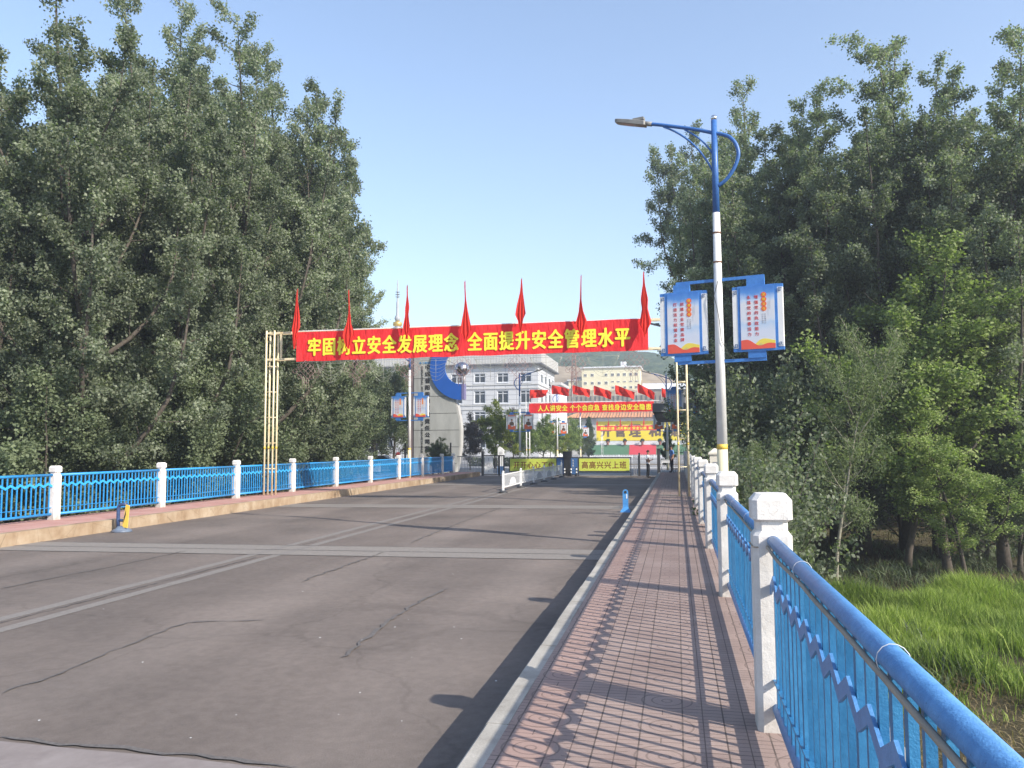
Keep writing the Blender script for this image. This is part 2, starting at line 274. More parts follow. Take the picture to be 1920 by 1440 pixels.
# ---------------------------------------------------------------- mesh helpers
class MB:
    def __init__(s): s.v = []; s.f = []; s.sm = []; s.mi = []; s.cur = 0
    def add(s, vs, fs, smooth=False):
        o = len(s.v); s.v += [tuple(map(float, p)) for p in vs]
        for f in fs: s.f.append(tuple(i+o for i in f)); s.sm.append(smooth); s.mi.append(s.cur)
        return s
    def box(s, x0, x1, y0, y1, z0, z1, taper=0, rz=0, c=None):
        t = taper
        vs = [(x0, y0, z0), (x1, y0, z0), (x1, y1, z0), (x0, y1, z0), (x0+t, y0+t, z1), (x1-t, y0+t, z1), (x1-t, y1-t, z1), (x0+t, y1-t, z1)]
        if rz:
            cx, cy = c or ((x0+x1)/2, (y0+y1)/2); ca, sa = math.cos(rz), math.sin(rz)
            vs = [(cx+(x-cx)*ca-(y-cy)*sa, cy+(x-cx)*sa+(y-cy)*ca, z) for x, y, z in vs]
        return s.add(vs, [(0, 3, 2, 1), (4, 5, 6, 7), (0, 1, 5, 4), (1, 2, 6, 5), (2, 3, 7, 6), (3, 0, 4, 7)])
    def cbox(s, x0, x1, y0, y1, z0, z1, b):      # chamfered vertical edges
        pts = [(x0+b, y0), (x1-b, y0), (x1, y0+b), (x1, y1-b), (x1-b, y1), (x0+b, y1), (x0, y1-b), (x0, y0+b)]
        return s.prism(pts, z0, z1)
    def prism(s, pts, z0, z1, pts2=None):
        n = len(pts); p2 = pts2 or pts
        vs = [(x, y, z0) for x, y in pts]+[(x, y, z1) for x, y in p2]
        return s.add(vs, [tuple(range(n))[::-1], tuple(range(n, 2*n))]+[(i, (i+1) % n, n+(i+1) % n, n+i) for i in range(n)])
    def stack(s, rings, smooth=False, cap=True):  # rings of equal length
        n = len(rings[0]); vs = [p for r in rings for p in r]; fs = []
        for k in range(len(rings)-1):
            for i in range(n): fs.append((k*n+i, k*n+(i+1) % n, (k+1)*n+(i+1) % n, (k+1)*n+i))
        if cap: fs += [tuple(range(n))[::-1], tuple(range((len(rings)-1)*n, len(rings)*n))]
        return s.add(vs, fs, smooth)
    def tube(s, pts, r, n=8, smooth=True):
        P = [Vector(p) for p in pts]; rr = r if isinstance(r, (list, tuple)) else [r]*len(P); rings = []
        d0 = (P[1]-P[0]).normalized(); up = Vector((0, 0, 1)) if abs(d0.z) < .9 else Vector((1, 0, 0)); a = d0.cross(up).normalized()
        for i, p in enumerate(P):
            d = (P[min(i+1, len(P)-1)]-P[max(i-1, 0)]).normalized(); a = (a-d*a.dot(d)).normalized(); b = d.cross(a)
            rings.append([p+(a*math.cos(t*2*math.pi/n)+b*math.sin(t*2*math.pi/n))*rr[i] for t in range(n)])
        return s.stack(rings, smooth)
    def lathe(s, prof, n=16, c=(0, 0)):
        return s.stack([[(c[0]+r*math.cos(2*math.pi*k/n), c[1]+r*math.sin(2*math.pi*k/n), z) for k in range(n)] for r, z in prof], True)
    def plate(s, pts, y0, y1):                    # polygon in xz extruded along y
        n = len(pts); vs = [(x, y0, z) for x, z in pts]+[(x, y1, z) for x, z in pts]
        return s.add(vs, [tuple(range(n)), tuple(range(n, 2*n))[::-1]]+[(i, n+i, n+(i+1) % n, (i+1) % n) for i in range(n)])
    def strip(s, up, lo, y0, y1):                 # closed band between two polylines of xz points
        for i in range(len(up)-1): s.plate([lo[i], lo[i+1], up[i+1], up[i]], y0, y1)
        return s
    def build(s, name, mat, parent=None, loc=(0, 0, 0), rz=0, world=False):
        me = bpy.data.meshes.new(name); vs = s.v
        if world and parent is not None:
            p = parent.location; vs = [(x-p.x, y-p.y, z-p.z) for x, y, z in vs]
        me.from_pydata(vs, [], s.f)
        for mm in (mat if isinstance(mat, (list, tuple)) else [mat]): me.materials.append(MATS[mm])
        me.polygons.foreach_set('use_smooth', s.sm); me.polygons.foreach_set('material_index', s.mi); me.update()
        o = bpy.data.objects.new(name, me); col.objects.link(o); o.parent = parent; o.location = loc; o.rotation_euler = (0, 0, rz)
        return o
def tag(o, label, cat=None, group=None, kind=None):
    if label: o['label'] = label
    if cat: o['category'] = cat
    if group: o['group'] = group
    if kind: o['kind'] = kind
    return o
def thing(name, label, cat, loc=(0, 0, 0), rz=0, group=None):
    o = bpy.data.objects.new(name, None); col.objects.link(o); o.location = loc; o.rotation_euler = (0, 0, rz); o.empty_display_size = .2
    return tag(o, label, cat, group)
def struct(name, mb, mat, kind='structure'): return tag(mb.build(name, mat), None, None, None, kind)
KIDS = {}
def children(o): return list(o.children)
def copy_tree(o, parent=None):
    c = o.copy(); col.objects.link(c); c.parent = parent
    for ch in children(o): copy_tree(ch, c)
    return c
_dg = None
def text(s, size, mat, parent, loc, rot=(math.pi/2, 0, 0), bold=0, vertical=False, sx=1.0, gap=1.15, depth=.004, name='lettering', fit=None):
    vs = []; fs = []; pen = 0
    cu = bpy.data.curves.new('t', 'FONT'); cu.size = size; cu.extrude = depth; cu.resolution_u = 3
    if vertical and fit: gap = max(1.0, fit[1]/len(s)/fit[0]*1.02)
    if vertical: cu.body = '\n'.join(s); cu.space_line = gap; cu.align_x = 'CENTER'
    else: cu.body = s; cu.space_character = gap; cu.align_x = 'CENTER'
    o = bpy.data.objects.new('t', cu); col.objects.link(o); bpy.context.view_layer.update()
    me = bpy.data.meshes.new_from_object(o.evaluated_get(bpy.context.evaluated_depsgraph_get())); me.name = name
    bpy.data.objects.remove(o); bpy.data.curves.remove(cu)
    n = len(me.vertices); a = np.empty(n*3, 'f'); me.vertices.foreach_get('co', a); a = a.reshape(-1, 3)
    mn, mx = a[:, :2].min(0), a[:, :2].max(0); a[:, :2] -= (mn+mx)/2
    if fit:                                       # (width, height) the writing really has
        a[:, 0] *= fit[0]/(mx[0]-mn[0]); a[:, 1] *= fit[1]/(mx[1]-mn[1])
    else: a[:, 0] *= sx
    me.vertices.foreach_set('co', a.ravel())
    if bold:                                      # heavier strokes: shifted copies, each a hair deeper than the last
        sc_ = (mx-mn)[1]/max(1, len(s) if vertical else 1); b = bold*(fit[1]/(len(s) if vertical else 1) if fit else size)
        F = [tuple(p.vertices) for p in me.polygons]; V = []; FF = []
        for q, (dx, dy) in enumerate(((0, 0), (b, 0), (-b, 0), (0, b*.7), (0, -b*.7), (b*.7, b*.5), (-b*.7, -b*.5))):
            c = a.copy(); c[:, 0] += dx; c[:, 1] += dy; c[:, 2] -= q*.0004; V.append(c); FF += [tuple(i+q*n for i in f) for f in F]
        me = bpy.data.meshes.new(name); me.from_pydata(np.concatenate(V).tolist(), [], FF)
    me.materials.clear(); me.materials.append(MATS[mat]); me.update()
    ob = bpy.data.objects.new(name, me); col.objects.link(ob); ob.parent = parent; ob.location = loc; ob.rotation_euler = rot
    return ob
# ---------------------------------------------------------------- ground, deck, road, pavements
Y0, Y1 = -14.0, 57.5
def bank_z(x, y):
    t = min(1, max(0, (y-55.5)/3.2)) if y > 30 else min(1, max(0, (-y-12)/3.0))
    if y > 30 and x > 3: t = min(1, max(0, (y-62-min(8, (x-3)*.5))/6.0))
    t = t*t*(3-2*t)
    base = BANK + .25*math.sin(x*.31+y*.17)*math.cos(y*.23-x*.11)
    if abs(x+7.4) < 9.4 or x < 3: base = min(base, BANK+.2)
    return base*(1-t)+(-.39)*t
xs = sorted(set([-3000, -1500, -700, -350, -200, -120, -80, -60]+[round(v, 2) for v in np.arange(-46, 46, 1.0)]+[60, 80, 120, 200, 350, 700, 1500, 3000]))
ys = sorted(set([-3000, -1000, -300, -100, -50, -25]+[round(v, 2) for v in np.arange(-16, 90, 1.0)]+[100, 120, 160, 240, 400, 800, 1600, 4000]))
mb = MB(); nx = len(xs)
mb.add([(x, y, bank_z(x, y)) for y in ys for x in xs], [(j*nx+i, j*nx+i+1, (j+1)*nx+i+1, (j+1)*nx+i) for j in range(len(ys)-1) for i in range(nx-1)], True)
struct('ground', mb, 'earth')
struct('plaza', MB().box(-60, 40, 57.5, 232, -.7, ROAD-.005), 'pale_concrete')
struct('bridge_deck', MB().box(-16.0, 1.25, Y0, Y1, -1.25, ROAD-.03), 'kerb_stone')
struct('road', MB().box(-14.0, -1.2, Y0, Y1+.6, -.375, ROAD), 'asphalt')
mb = MB().box(-1.05, .9, Y0, 54.6, ROAD-.03, WALK)
struct('pavement', mb, 'paving')
struct('bridge_edge', MB().box(.9, 1.25, Y0, 54.6, ROAD-.03, -.03), 'kerb_stone')
def kerb(x0, x1, ya, yb, z1, mat, L=1.0):
    k = MB(); y = ya; i = 0
    while y < yb-.01:
        e = min(y+L, yb); j = rnd.uniform(-.006, .006); dz = rnd.uniform(-.004, .004)
        k.add([(x0+j, y+.004, ROAD-.03), (x1+j, y+.004, ROAD-.03), (x1+j, e-.004, ROAD-.03), (x0+j, e-.004, ROAD-.03),
               (x0+j, y+.004, z1-.02+dz), (x1+j, y+.004, z1-.004+dz), (x1+j, e-.004, z1-.004+dz), (x0+j, e-.004, z1-.02+dz),
               (x0+j+.02, y+.004, z1+dz), (x0+j+.02, e-.004, z1+dz)],
              [(0, 3, 2, 1), (0, 1, 5, 8, 4), (1, 2, 6, 5), (2, 3, 7, 9, 6), (3, 0, 4, 7), (4, 8, 9, 7), (8, 5, 6, 9)])
        y = e
    return k
struct('kerb', kerb(-1.2, -1.05, Y0, 54.6, WALK+.004, 'kerb_stone'), 'kerb_stone')
struct('kerb', kerb(-14.2, -14.0, Y0, 57.2, LWALK, 'stained_kerb', 9.0), 'stained_kerb')
struct('pavement', MB().box(-16.0, -14.2, Y0, 57.2, ROAD-.03, LWALK-.006), 'left_paving')
# expansion joints and faded centre lines, thin sheets on the asphalt
def sheet(mb, x0, x1, y0, y1, z, wob=0, n=60, skew=0):
    a = []; b = []
    for i in range(n+1):
        x = x0+(x1-x0)*i/n; s = skew*(x-x0)
        a.append((x, y0+s+rnd.uniform(-wob, wob), z)); b.append((x, y1+s+rnd.uniform(-wob, wob), z))
    mb.add(a+b, [(i, i+1, n+2+i, n+1+i) for i in range(n)]); return mb
mb = MB()
for y, wd in ((14.33, 1.45), (26.5, 1.5), (43.3, .9)): sheet(mb, -14.0, -1.2, y, y+wd, ROAD+.004, .015, 60, .042)
struct('expansion_joint', mb, 'light_joint')
mb = MB()
for y, wd in ((14.30, .035), (15.03, .045), (15.77, .035), (26.5, .03), (27.3, .03), (27.98, .03)): sheet(mb, -14.0, -1.2, y, y+wd, ROAD+.008, .012, 80, .042)
def crackline(mb, pts, wd, wob=.06, step=.12):
    P = []
    for (x0, y0), (x1, y1) in zip(pts, pts[1:]):
        L = math.hypot(x1-x0, y1-y0); n = max(1, int(L/step))
        for i in range(n): P.append((x0+(x1-x0)*i/n+rnd.uniform(-wob, wob)*.5, y0+(y1-y0)*i/n+rnd.uniform(-wob, wob)*.5))
    P.append(pts[-1]); a = []; b = []
    for i, (x, y) in enumerate(P):
        dx, dy = P[min(i+1, len(P)-1)][0]-P[max(i-1, 0)][0], P[min(i+1, len(P)-1)][1]-P[max(i-1, 0)][1]; L = math.hypot(dx, dy) or 1
        ww = wd*rnd.uniform(.25, .85)*(1 if 0 < i < len(P)-1 else .1); a.append((x-dy/L*ww/2, y+dx/L*ww/2, ROAD+.012)); b.append((x+dy/L*ww/2, y-dx/L*ww/2, ROAD+.012))
    mb.add(a+b, [(i, i+1, len(P)+i+1, len(P)+i) for i in range(len(P)-1)])
def G(*pp): return [tuple(atz(x, y, ROAD)[:2]) for x, y in pp]
for pts, wd in ((G((0, 1385), (170, 1402), (340, 1416), (470, 1431), (560, 1442)), .075), (G((0, 1302), (90, 1272), (210, 1222), (280, 1195), (350, 1168), (500, 1163)), .045),
                (G((0, 1105), (120, 1080), (200, 1065), (350, 1033)), .05), (G((565, 1092), (600, 1078), (680, 1050), (720, 1036)), .07),
                (G((100, 1091), (260, 1096), (430, 1097), (565, 1092), (605, 1104), (700, 1112)), .012), (G((640, 1236), (700, 1186), (760, 1145), (800, 1122), (840, 1104)), .09),
                (G((800, 1122), (900, 1130), (980, 1136)), .012), (G((770, 1018), (850, 985), (940, 952)), .08), (G((440, 1440), (430, 1452)), .02)):
    crackline(mb, pts, wd)
crackline(mb, [(-7.84, 3.0), (-7.9, 9.0), (-7.82, 14.2)], .05, .05); crackline(mb, [(-7.86, 16), (-7.8, 26)], .03, .04)
struct('crack', mb, 'crack_fill')
mb = MB()
for x in (-8.10, -7.60): sheet(mb, 0, 0, 0, 0, 0, n=1) if 0 else mb.add([(x+rnd.uniform(-.012, .012)+s, y, ROAD+.0045) for s in (-.10, .10) for y in np.arange(-10, 57, .5)], [(i, i+1, 134+i+1, 134+i) for i in range(133)])
struct('road_marking', mb, 'faded_line')
P = G((-60, 1370), (0, 1391), (170, 1408), (340, 1422), (470, 1438), (560, 1448), (560, 1600), (-60, 1600))
struct('concrete_patch', MB().add([(x, y, ROAD+.006) for x, y in P], [tuple(range(len(P)))[::-1]]), 'pale_slab')
sheet(mb2 := MB(), -1.0, .45, 28.7, 29.25, WALK+.006, .05, 30); struct('mortar_patch', mb2, 'light_joint')
mb = MB()
for i in range(22):
    x, y = atz(rnd.uniform(20, 950), rnd.uniform(1020, 1420), ROAD)[:2]; s = rnd.uniform(.005, .014)
    mb.add([(x+s*math.cos(a)*rnd.uniform(.5, 1.2), y+s*math.sin(a)*rnd.uniform(.5, 1.2), ROAD+.014) for a in (0, 1.2, 2.4, 3.8, 5)], [(0, 1, 2, 3, 4)])
tag(mb.build('litter', 'white_matte'), 'tiny pale scraps of paper and grit scattered over the grey asphalt', 'litter', None, 'stuff')
# ---------------------------------------------------------------- parapets
XR, XL, HW = .56, -15.56, .115
RY = [5.26+4.42*k for k in range(-1, 12)]; LY = [17.955+4.331*k for k in range(-1, 9)]+[55.4]
def post_mesh(h):
    mb = MB(); b = .03; W = HW
    def ring(w, z, bb=b): return [(sx_*(w-(bb if k else 0)), sy_*(w-(0 if k else bb)), z) for sx_, sy_, k in ((-1, -1, 1), (1, -1, 1), (1, -1, 0), (1, 1, 0), (1, 1, 1), (-1, 1, 1), (-1, 1, 0), (-1, -1, 0))]
    # order the ring round the post
    def R8(w, z, bb=b): return [(-w+bb, -w, z), (w-bb, -w, z), (w, -w+bb, z), (w, w-bb, z), (w-bb, w, z), (-w+bb, w, z), (-w, w-bb, z), (-w, -w+bb, z)]
    rings = [R8(W+.004, -.02), R8(W, .05), R8(W, h-.255), R8(W-.022, h-.225), R8(W-.022, h-.172), R8(W+.004, h-.155), R8(W+.004, h-.04), R8(W-.028, h)]
    return mb.stack(rings)
def panel(root_name, label, L, blue, group, near):
    sd = -1 if near else 1
    t = thing(root_name, label, 'railing', (0, 0, 0), 0, group)   # runs along +y from 0 to L
    MB().tube([(0, 0, 1.125), (0, L, 1.125)], .036, 14).build('top_rail', 'blue_rail' if near else blue, t)
    MB().tube([(0, 0, .138), (0, L, .138)], .034, 12).build('bottom_rail', 'blue_rail' if near else blue, t)
    MB().box(-.024, .024, 0, L, .300, .311).build('lower_bar', blue, t)
    n = 28; q = L/n; up = []; lo = []
    mb = MB()
    for i in range(n+1):
        z = .875+(.036 if i % 2 else -.036); up.append((i*q, z+.030)); lo.append((i*q, z-.030))
    s = MB().strip(up, lo, -.006, .006); s.v = [(.021*sd+y, x, z) for x, y, z in s.v]   # turned to run along y
    s.build('zigzag_band', 'blue_rail' if near else 'blue_zig', t)
    bm = MB().box(-.013, .013, -.0125, .0125, .14, 1.10); first = None
    for i in range(n):
        y = (i+.5)*q
        if first is None: first = bm.build('baluster', blue, t, (0, y, 0), 0)
        else:
            c = first.copy(); col.objects.link(c); c.parent = t; c.location = (0, y, 0)
        if i: c.rotation_euler = (0, 0, rnd.uniform(-.12, .12))
    return t
rp = post_mesh(1.41).build('parapet_post', 'white_plaster'); lp = post_mesh(1.36).build('parapet_post', 'white_plaster')
for k, y in enumerate(RY):
    if k == 0: continue
    o = rp if k == 1 else rp.copy()
    if k > 1: col.objects.link(o)
    o.location = (XR, y, 0); o.rotation_euler = (0, 0, rnd.uniform(-.02, .02))
    lab = 'large white cracked concrete post nearest the camera on the right railing' if k == 1 else f'{ORD[k-1]} white concrete post from the camera along the right railing'
    tag(o, lab, 'railing post', 'white posts of the right railing')
for k, y in enumerate(LY):
    if k == 0: continue
    o = lp if k == 1 else lp.copy()
    if k > 1: col.objects.link(o)
    o.location = (XL, y, LWALK)
    tag(o, 'leftmost white concrete post of the left railing' if k == 1 else f'{ORD[k-1]} white concrete post from the left end of the left railing', 'railing post', 'white posts of the left railing')
pr = panel('railing_panel', 'blue railing panel nearest the camera with thick worn top pipe', 4.42-2*HW, 'blue_bar', 'blue railing panels on the right', True)
pl = panel('railing_panel', 'blue railing panel cut by the left edge of the photo', 4.331-2*HW, 'blue_left', 'blue railing panels on the left', False)
for k in range(len(RY)-1):
    o = pr if k == 0 else copy_tree(pr); o.location = (XR, RY[k]+HW, 0)
    if k: o['label'] = f'blue railing panel between the {ORD[k-1]} and {ORD[k]} white posts on the right'
for k in range(len(LY)-1):
    o = pl if k == 0 else copy_tree(pl); o.location = (XL, LY[k]+HW, LWALK)
    if k == len(LY)-2: o.scale = (1, (LY[-1]-LY[-2]-2*HW)/(4.331-2*HW), 1)
    if k: o['label'] = f'blue zigzag railing panel between the {ORD[k-1]} and {ORD[k]} white posts on the left'
# cable tied under the right top rail, sagging between its wire ties
for k in range(0, 4):
    ya, yb = RY[k]+HW-.02, RY[k+1]-HW+.02; n = 48; pts = []
    for i in range(n+1):
        t = i/n; y = ya+(yb-ya)*t; pts.append((XR-.034-.004*math.sin(t*9), y, 1.090-.008*abs(math.sin(t*math.pi*3))-.003*math.sin(t*23)))
    t = thing('cable', 'thin tan cable tied under the near blue top rail' if k == 0 else f'thin tan cable under the blue top rail beyond the {ORD[k-1]} right post', 'cable', (XR, ya, 1.09), 0, 'cables tied under the right railing')
    MB().tube(pts, .0095, 8).build('cord', 'cable_tan', t, world=True)
    for q in (.34, .72):
        y = ya+(yb-ya)*q; MB().tube([(XR+.043*math.cos(a), y+.004*a, 1.122+.045*math.sin(a)) for a in np.linspace(0, 6.28, 15)], .0013, 4).build('wire_tie', 'white_metal', t, world=True)
for k in range(1, 6):
    o = MB().tube([(HW+.006, 0, 1.09)]+[(x*(HW+.006), y*(HW+.006), 1.09+rnd.uniform(-.006, .006)) for x, y in ((-.9, -1), (-1, -.9), (-1, .9), (-.9, 1))]+[(HW, HW, 1.09)], .0045, 5, False).build('post_cord', 'cable_tan', None, (XR, RY[k], 0))
    tag(o, f'thin cord wrapped round the {ORD[k-1]} white post of the right railing', 'cord', 'cords round the right posts')
# ---------------------------------------------------------------- street lamps
def scurl(mb, x, z, fx, fz, s=.058, y=-.062):    # key-pattern corner ornament
    pts = [(0, 0), (1, 0), (1, 1), (.38, 1), (.38, .45), (.62, .45)]
    P = [(x+fx*a*s, y, z+fz*b*s) for a, b in pts]
    for a, b in zip(P, P[1:]): mb.box(min(a[0], b[0])-.006, max(a[0], b[0])+.006, y-.004, y+.004, min(a[2], b[2])-.006, max(a[2], b[2])+.006)
def wave(x0, x1, z0, pts):                       # filled hill silhouette
    xs_ = np.linspace(x0, x1, 25); t = np.linspace(0, 1, 25)
    zz = np.interp(t, [p[0] for p in pts], [p[1] for p in pts]); zz = np.convolve(np.pad(zz, 3, 'edge'), np.ones(7)/7, 'valid')
    return [(x, z) for x, z in zip(xs_, zz)]
def sign_box(t, cx, zc, kind, words):
    """lightbox hung on the lamp: frame, side scrolls, printed face"""
    W, Hh = .96, 1.30; x0, x1, z0, z1 = cx-W/2, cx+W/2, zc-Hh/2, zc+Hh/2
    fr = MB().box(x0+.10, x1-.10, -.055, .055, z0, z1); fr.box(x0, x0+.10, -.045, .045, z1-.07, z1-.005).box(x1-.10, x1, -.045, .045, z1-.07, z1-.005).box(x0, x0+.10, -.045, .045, z0+.005, z0+.07).box(x1-.10, x1, -.045, .045, z0+.005, z0+.07)
    s = fr.build('sign_frame', 'blue_frame' if kind == 'sky' else 'grey_metal', t)
    MB().box(x0+.002, x0+.10, -.05, .05, z0+.07, z1-.07).build('side_scroll', 'white_matte', s); MB().box(x1-.10, x1-.002, -.05, .05, z0+.07, z1-.07).build('side_scroll', 'white_matte', s)
    if kind == 'sky':
        for q_ in ((x0+.02, z1-.09, 1, -1), (x0+.02, z0+.09, 1, 1), (x1-.02, z1-.09, -1, -1), (x1-.02, z0+.09, -1, 1)): k = MB(); scurl(k, *q_); k.build('corner_scroll', 'night_blue', s)
    a, b, c, d = cx-.325, cx+.325, z0+.04, z1-.03
    MB().box(a, b, -.062, -.056, c, d).build('poster', 'poster_print' if kind == 'sky' else 'poster_pale', s)
    up = wave(a, b, c, [(0, .17), (.15, .21), (.3, .17), (.48, .05), (.6, .05), (.78, .13), (.9, .10), (1, .09)])
    yh = wave(a, b, c, [(0, .0), (.35, .02), (.42, .12), (.55, .19), (.72, .21), (.85, .17), (1, .15)])
    bot = [(x, c+.002) for x, z in up]
    if kind == 'sky':
        MB().strip([(x, c+max(z, .003)) for x, z in yh], bot, -.0650, -.0622).build('printed_hill', 'poster_yellow', s)
        MB().strip([(x, c+z) for x, z in up], bot, -.0675, -.0655).build('printed_wave', 'poster_red', s)
        cols, tall = words; n = len(cols[0])
        for q, wd in enumerate(cols): text(wd, .1, 'red_ink', s, (cx-.02-q*.14, -.066, zc+.03+tall), bold=.012, vertical=True, fit=(.075, .80), depth=.001)
        k = MB()
        for q in range(4):
            ang = np.linspace(0, 2*math.pi, 19)[:-1]; k.plate([(cx+.125+.052*math.cos(g), z1-.20-.092*q+.052*math.sin(g)) for g in ang], -.0665, -.0635)
        k.build('round_seal', 'poster_orange', s)
        text('党建文化', .1, 'yellow_ink', s, (cx+.125, -.0685, z1-.338), vertical=True, fit=(.052, .335), depth=.001)
        text('永远跟党走', .05, 'grey_ink', s, (cx+.15, -.065, zc-.02), vertical=True, fit=(.03, .20), depth=.001)
        text('共筑中国梦', .05, 'grey_ink', s, (cx+.10, -.065, zc-.02), vertical=True, fit=(.03, .20), depth=.001)
        k = MB().box(cx+.205, cx+.207, -.065, -.0635, zc+.02, zc+.32).box(cx+.226, cx+.228, -.065, -.0635, zc+.16, zc+.32).box(cx+.245, cx+.247, -.065, -.0635, zc+.16, zc+.40)
        for q in range(5): k.box(cx+.02+q*.018, cx+.024+q*.018, -.0695, -.0676, c+.065, c+.09+.012*(q % 3))
        k.build('printed_tower', 'grey_ink', s)
    else:
        MB().strip([(x, c+z*1.5+.12) for x, z in up], bot, -.0675, -.0655).build('printed_wave', 'poster_orange', s)
        MB().box(a+.01, b-.01, -.0675, -.0655, d-.12, d-.01).build('printed_band', 'poster_orange', s)
        f = MB(); ang = np.linspace(0, 2*math.pi, 15)[:-1]
        f.plate([(cx-.19, c+.32), (cx+.2, c+.32), (cx+.22, c+.52), (cx+.10, c+.64), (cx-.08, c+.64), (cx-.21, c+.55)], -.0655, -.0635); f.build('printed_figure', 'char_brown', s)
        MB().plate([(cx+.01+.085*math.cos(g), c+.76+.11*math.sin(g)) for g in ang], -.0660, -.0640).build('printed_face', 'skin', s)
        MB().plate([(cx+.01+.09*math.cos(g), c+.80+.095*max(0, math.sin(g))) for g in ang], -.0670, -.0662).build('printed_hair', 'black_ink', s)
        text('安全生产', .08, 'white_ink', s, (cx, -.069, d-.065), fit=(.40, .07), depth=.001)
    return s
def lamp(loc, rz, mirror, label, kind, words, group='blue and white street lamps', head=True):
    t = thing('street_lamp', label, 'street lamp', loc, rz, group); sx_ = -1 if mirror else 1
    def X(p): return [(sx_*a, b, c) for a, b, c in p]
    MB().tube([(0, 0, -.02), (0, 0, 1.66)], [.112, .103], 20).build('pole_base', 'cream_base', t)
    MB().tube([(0, 0, 1.66), (0, 0, 1.76)], [.104, .104], 20).build('yellow_band', 'yellow_band', t)
    MB().tube([(0, 0, 1.76), (0, 0, 6.43)], [.102, .072], 20).build('lower_pole', 'white_pole', t)
    MB().tube([(0, 0, 6.43), (0, 0, 8.36)], [.069, .058], 18).build('upper_pole', 'blue_lamp', t)
    MB().lathe([(.001, 8.34), (.05, 8.36), (.066, 8.41), (.05, 8.455), (.001, 8.475)], 14).build('ball_finial', 'chrome', t)
    loop = [(.05, 0, 6.98), (.22, 0, 7.09), (.38, 0, 7.30), (.47, 0, 7.55), (.43, 0, 7.78), (.30, 0, 7.96), (.13, 0, 8.05), (0, 0, 8.09), (-.35, 0, 8.23), (-.75, 0, 8.36), (-1.1, 0, 8.47), (-1.32, 0, 8.53)]
    P = [Vector(p) for p in loop]; sm = []
    for i in range(len(P)-1):
        a, b, c, d = P[max(i-1, 0)], P[i], P[i+1], P[min(i+2, len(P)-1)]
        for s_ in range(5):
            u_ = s_/5; sm.append(.5*((2*b)+(-a+c)*u_+(2*a-5*b+4*c-d)*u_*u_+(-a+3*b-3*c+d)*u_**3))
    sm.append(P[-1]); k = len(sm)
    a_ = MB().tube(X(sm), [.038]*k, 12).build('arm', 'blue_lamp', t)
    def arc(p, q, bulge): return [((1-s)**2*p[0]+2*s*(1-s)*bulge[0]+s*s*q[0], 0, (1-s)**2*p[1]+2*s*(1-s)*bulge[1]+s*s*q[1]) for s in np.linspace(0, 1, 12)]
    MB().tube(X(arc((-1.05, 8.42), (-.04, 7.28), (-.36, 8.06))), .02, 8).build('brace', 'blue_lamp', t)
    MB().tube(X(arc((-.60, 8.27), (-.04, 7.66), (-.22, 8.02))), .018, 8).build('brace', 'blue_lamp', t)
    h = MB(); a = math.radians(15)
    def hp(u, w_): return (sx_*(-1.43-u*math.cos(a)), 0, 8.56+u*math.sin(a)+w_)
    rings = []
    for u, hw, th in ((0, .08, .045), (.02, .10, .055), (.40, .105, .05), (.62, .10, .045), (.68, .08, .04), (.70, .04, .03)):
        c = hp(u, 0); rings.append([(c[0], -hw, c[2]-th), (c[0], hw, c[2]-th), (c[0], hw, c[2]+th*.6), (c[0], hw*.6, c[2]+th), (c[0], -hw*.6, c[2]+th), (c[0], -hw, c[2]+th*.6)])
    h.stack(rings); c = hp(.16, .06); h.box(c[0]-.12, c[0]+.12, -.06, .06, c[2]-.01, c[2]+.045)
    hd = h.build('lamp_head', 'lamp_grey', t)
    MB().tube([(sx_*-1.30, 0, 8.525), (sx_*-1.47, 0, 8.57)], .05, 12).build('sleeve', 'lamp_grey', t)
    g = MB(); c0, c1 = hp(.20, -.058), hp(.62, -.05); g.add([(c0[0], -.075, c0[2]), (c0[0], .075, c0[2]), (c1[0], .075, c1[2]), (c1[0], -.075, c1[2]), (c0[0], -.075, c0[2]+.02), (c0[0], .075, c0[2]+.02), (c1[0], .075, c1[2]+.02), (c1[0], -.075, c1[2]+.02)], [(0, 1, 2, 3), (4, 7, 6, 5), (0, 4, 5, 1), (1, 5, 6, 2), (2, 6, 7, 3), (3, 7, 4, 0)])
    g.build('lens', 'lens_glass', hd)
    for z in (6.0, 5.40): MB().tube([(0, 0, z), (0, 0, z+.03)], .084+(6.2-z)*.004, 16).build('strap', 'rust_brown', t)
    # banner arms and lightboxes
    zc = 4.22
    for z in (zc+.83, zc-.81): MB().box(-.86, .90, -.022, .022, z-.03, z+.03).build('sign_arm', 'blue_frame', t)
    for cx in (-.71, .76):
        k = 1 if cx > 0 else -1; q = cx-.20*0
        MB().box(cx-.20, cx+.14, -.04, .04, zc+.65, zc+.80).build('hanger', 'blue_frame', t); MB().box(cx-.20, cx+.14, -.04, .04, zc-.78, zc-.65).build('hanger', 'blue_frame', t)
    sign_box(t, -.71, zc, kind, words[0] if words else None); sign_box(t, .76, zc, kind, words[1] if words else None)
    MB().tube([(.02, -.09, zc+.8), (-.07, -.095, zc+.5), (-.02, -.1, zc+.3), (.03, -.1, zc), (.06, -.1, zc-.4), (.10, -.08, zc-.5), (.2, -.05, zc-.72), (.32, -.03, zc-.78)], .006, 5).build('wire', 'wire_black', t)
    return t
LW = ((('创建企业党建品牌', '打造活力和谐企业'), 0), (('增强党的执政能力', '永葆党的青春活力'), .02))
L0 = lamp((.885, 16.5, -.02), math.radians(-15), False, 'tall blue and white street lamp rising behind the right railing near the camera', 'sky', LW)
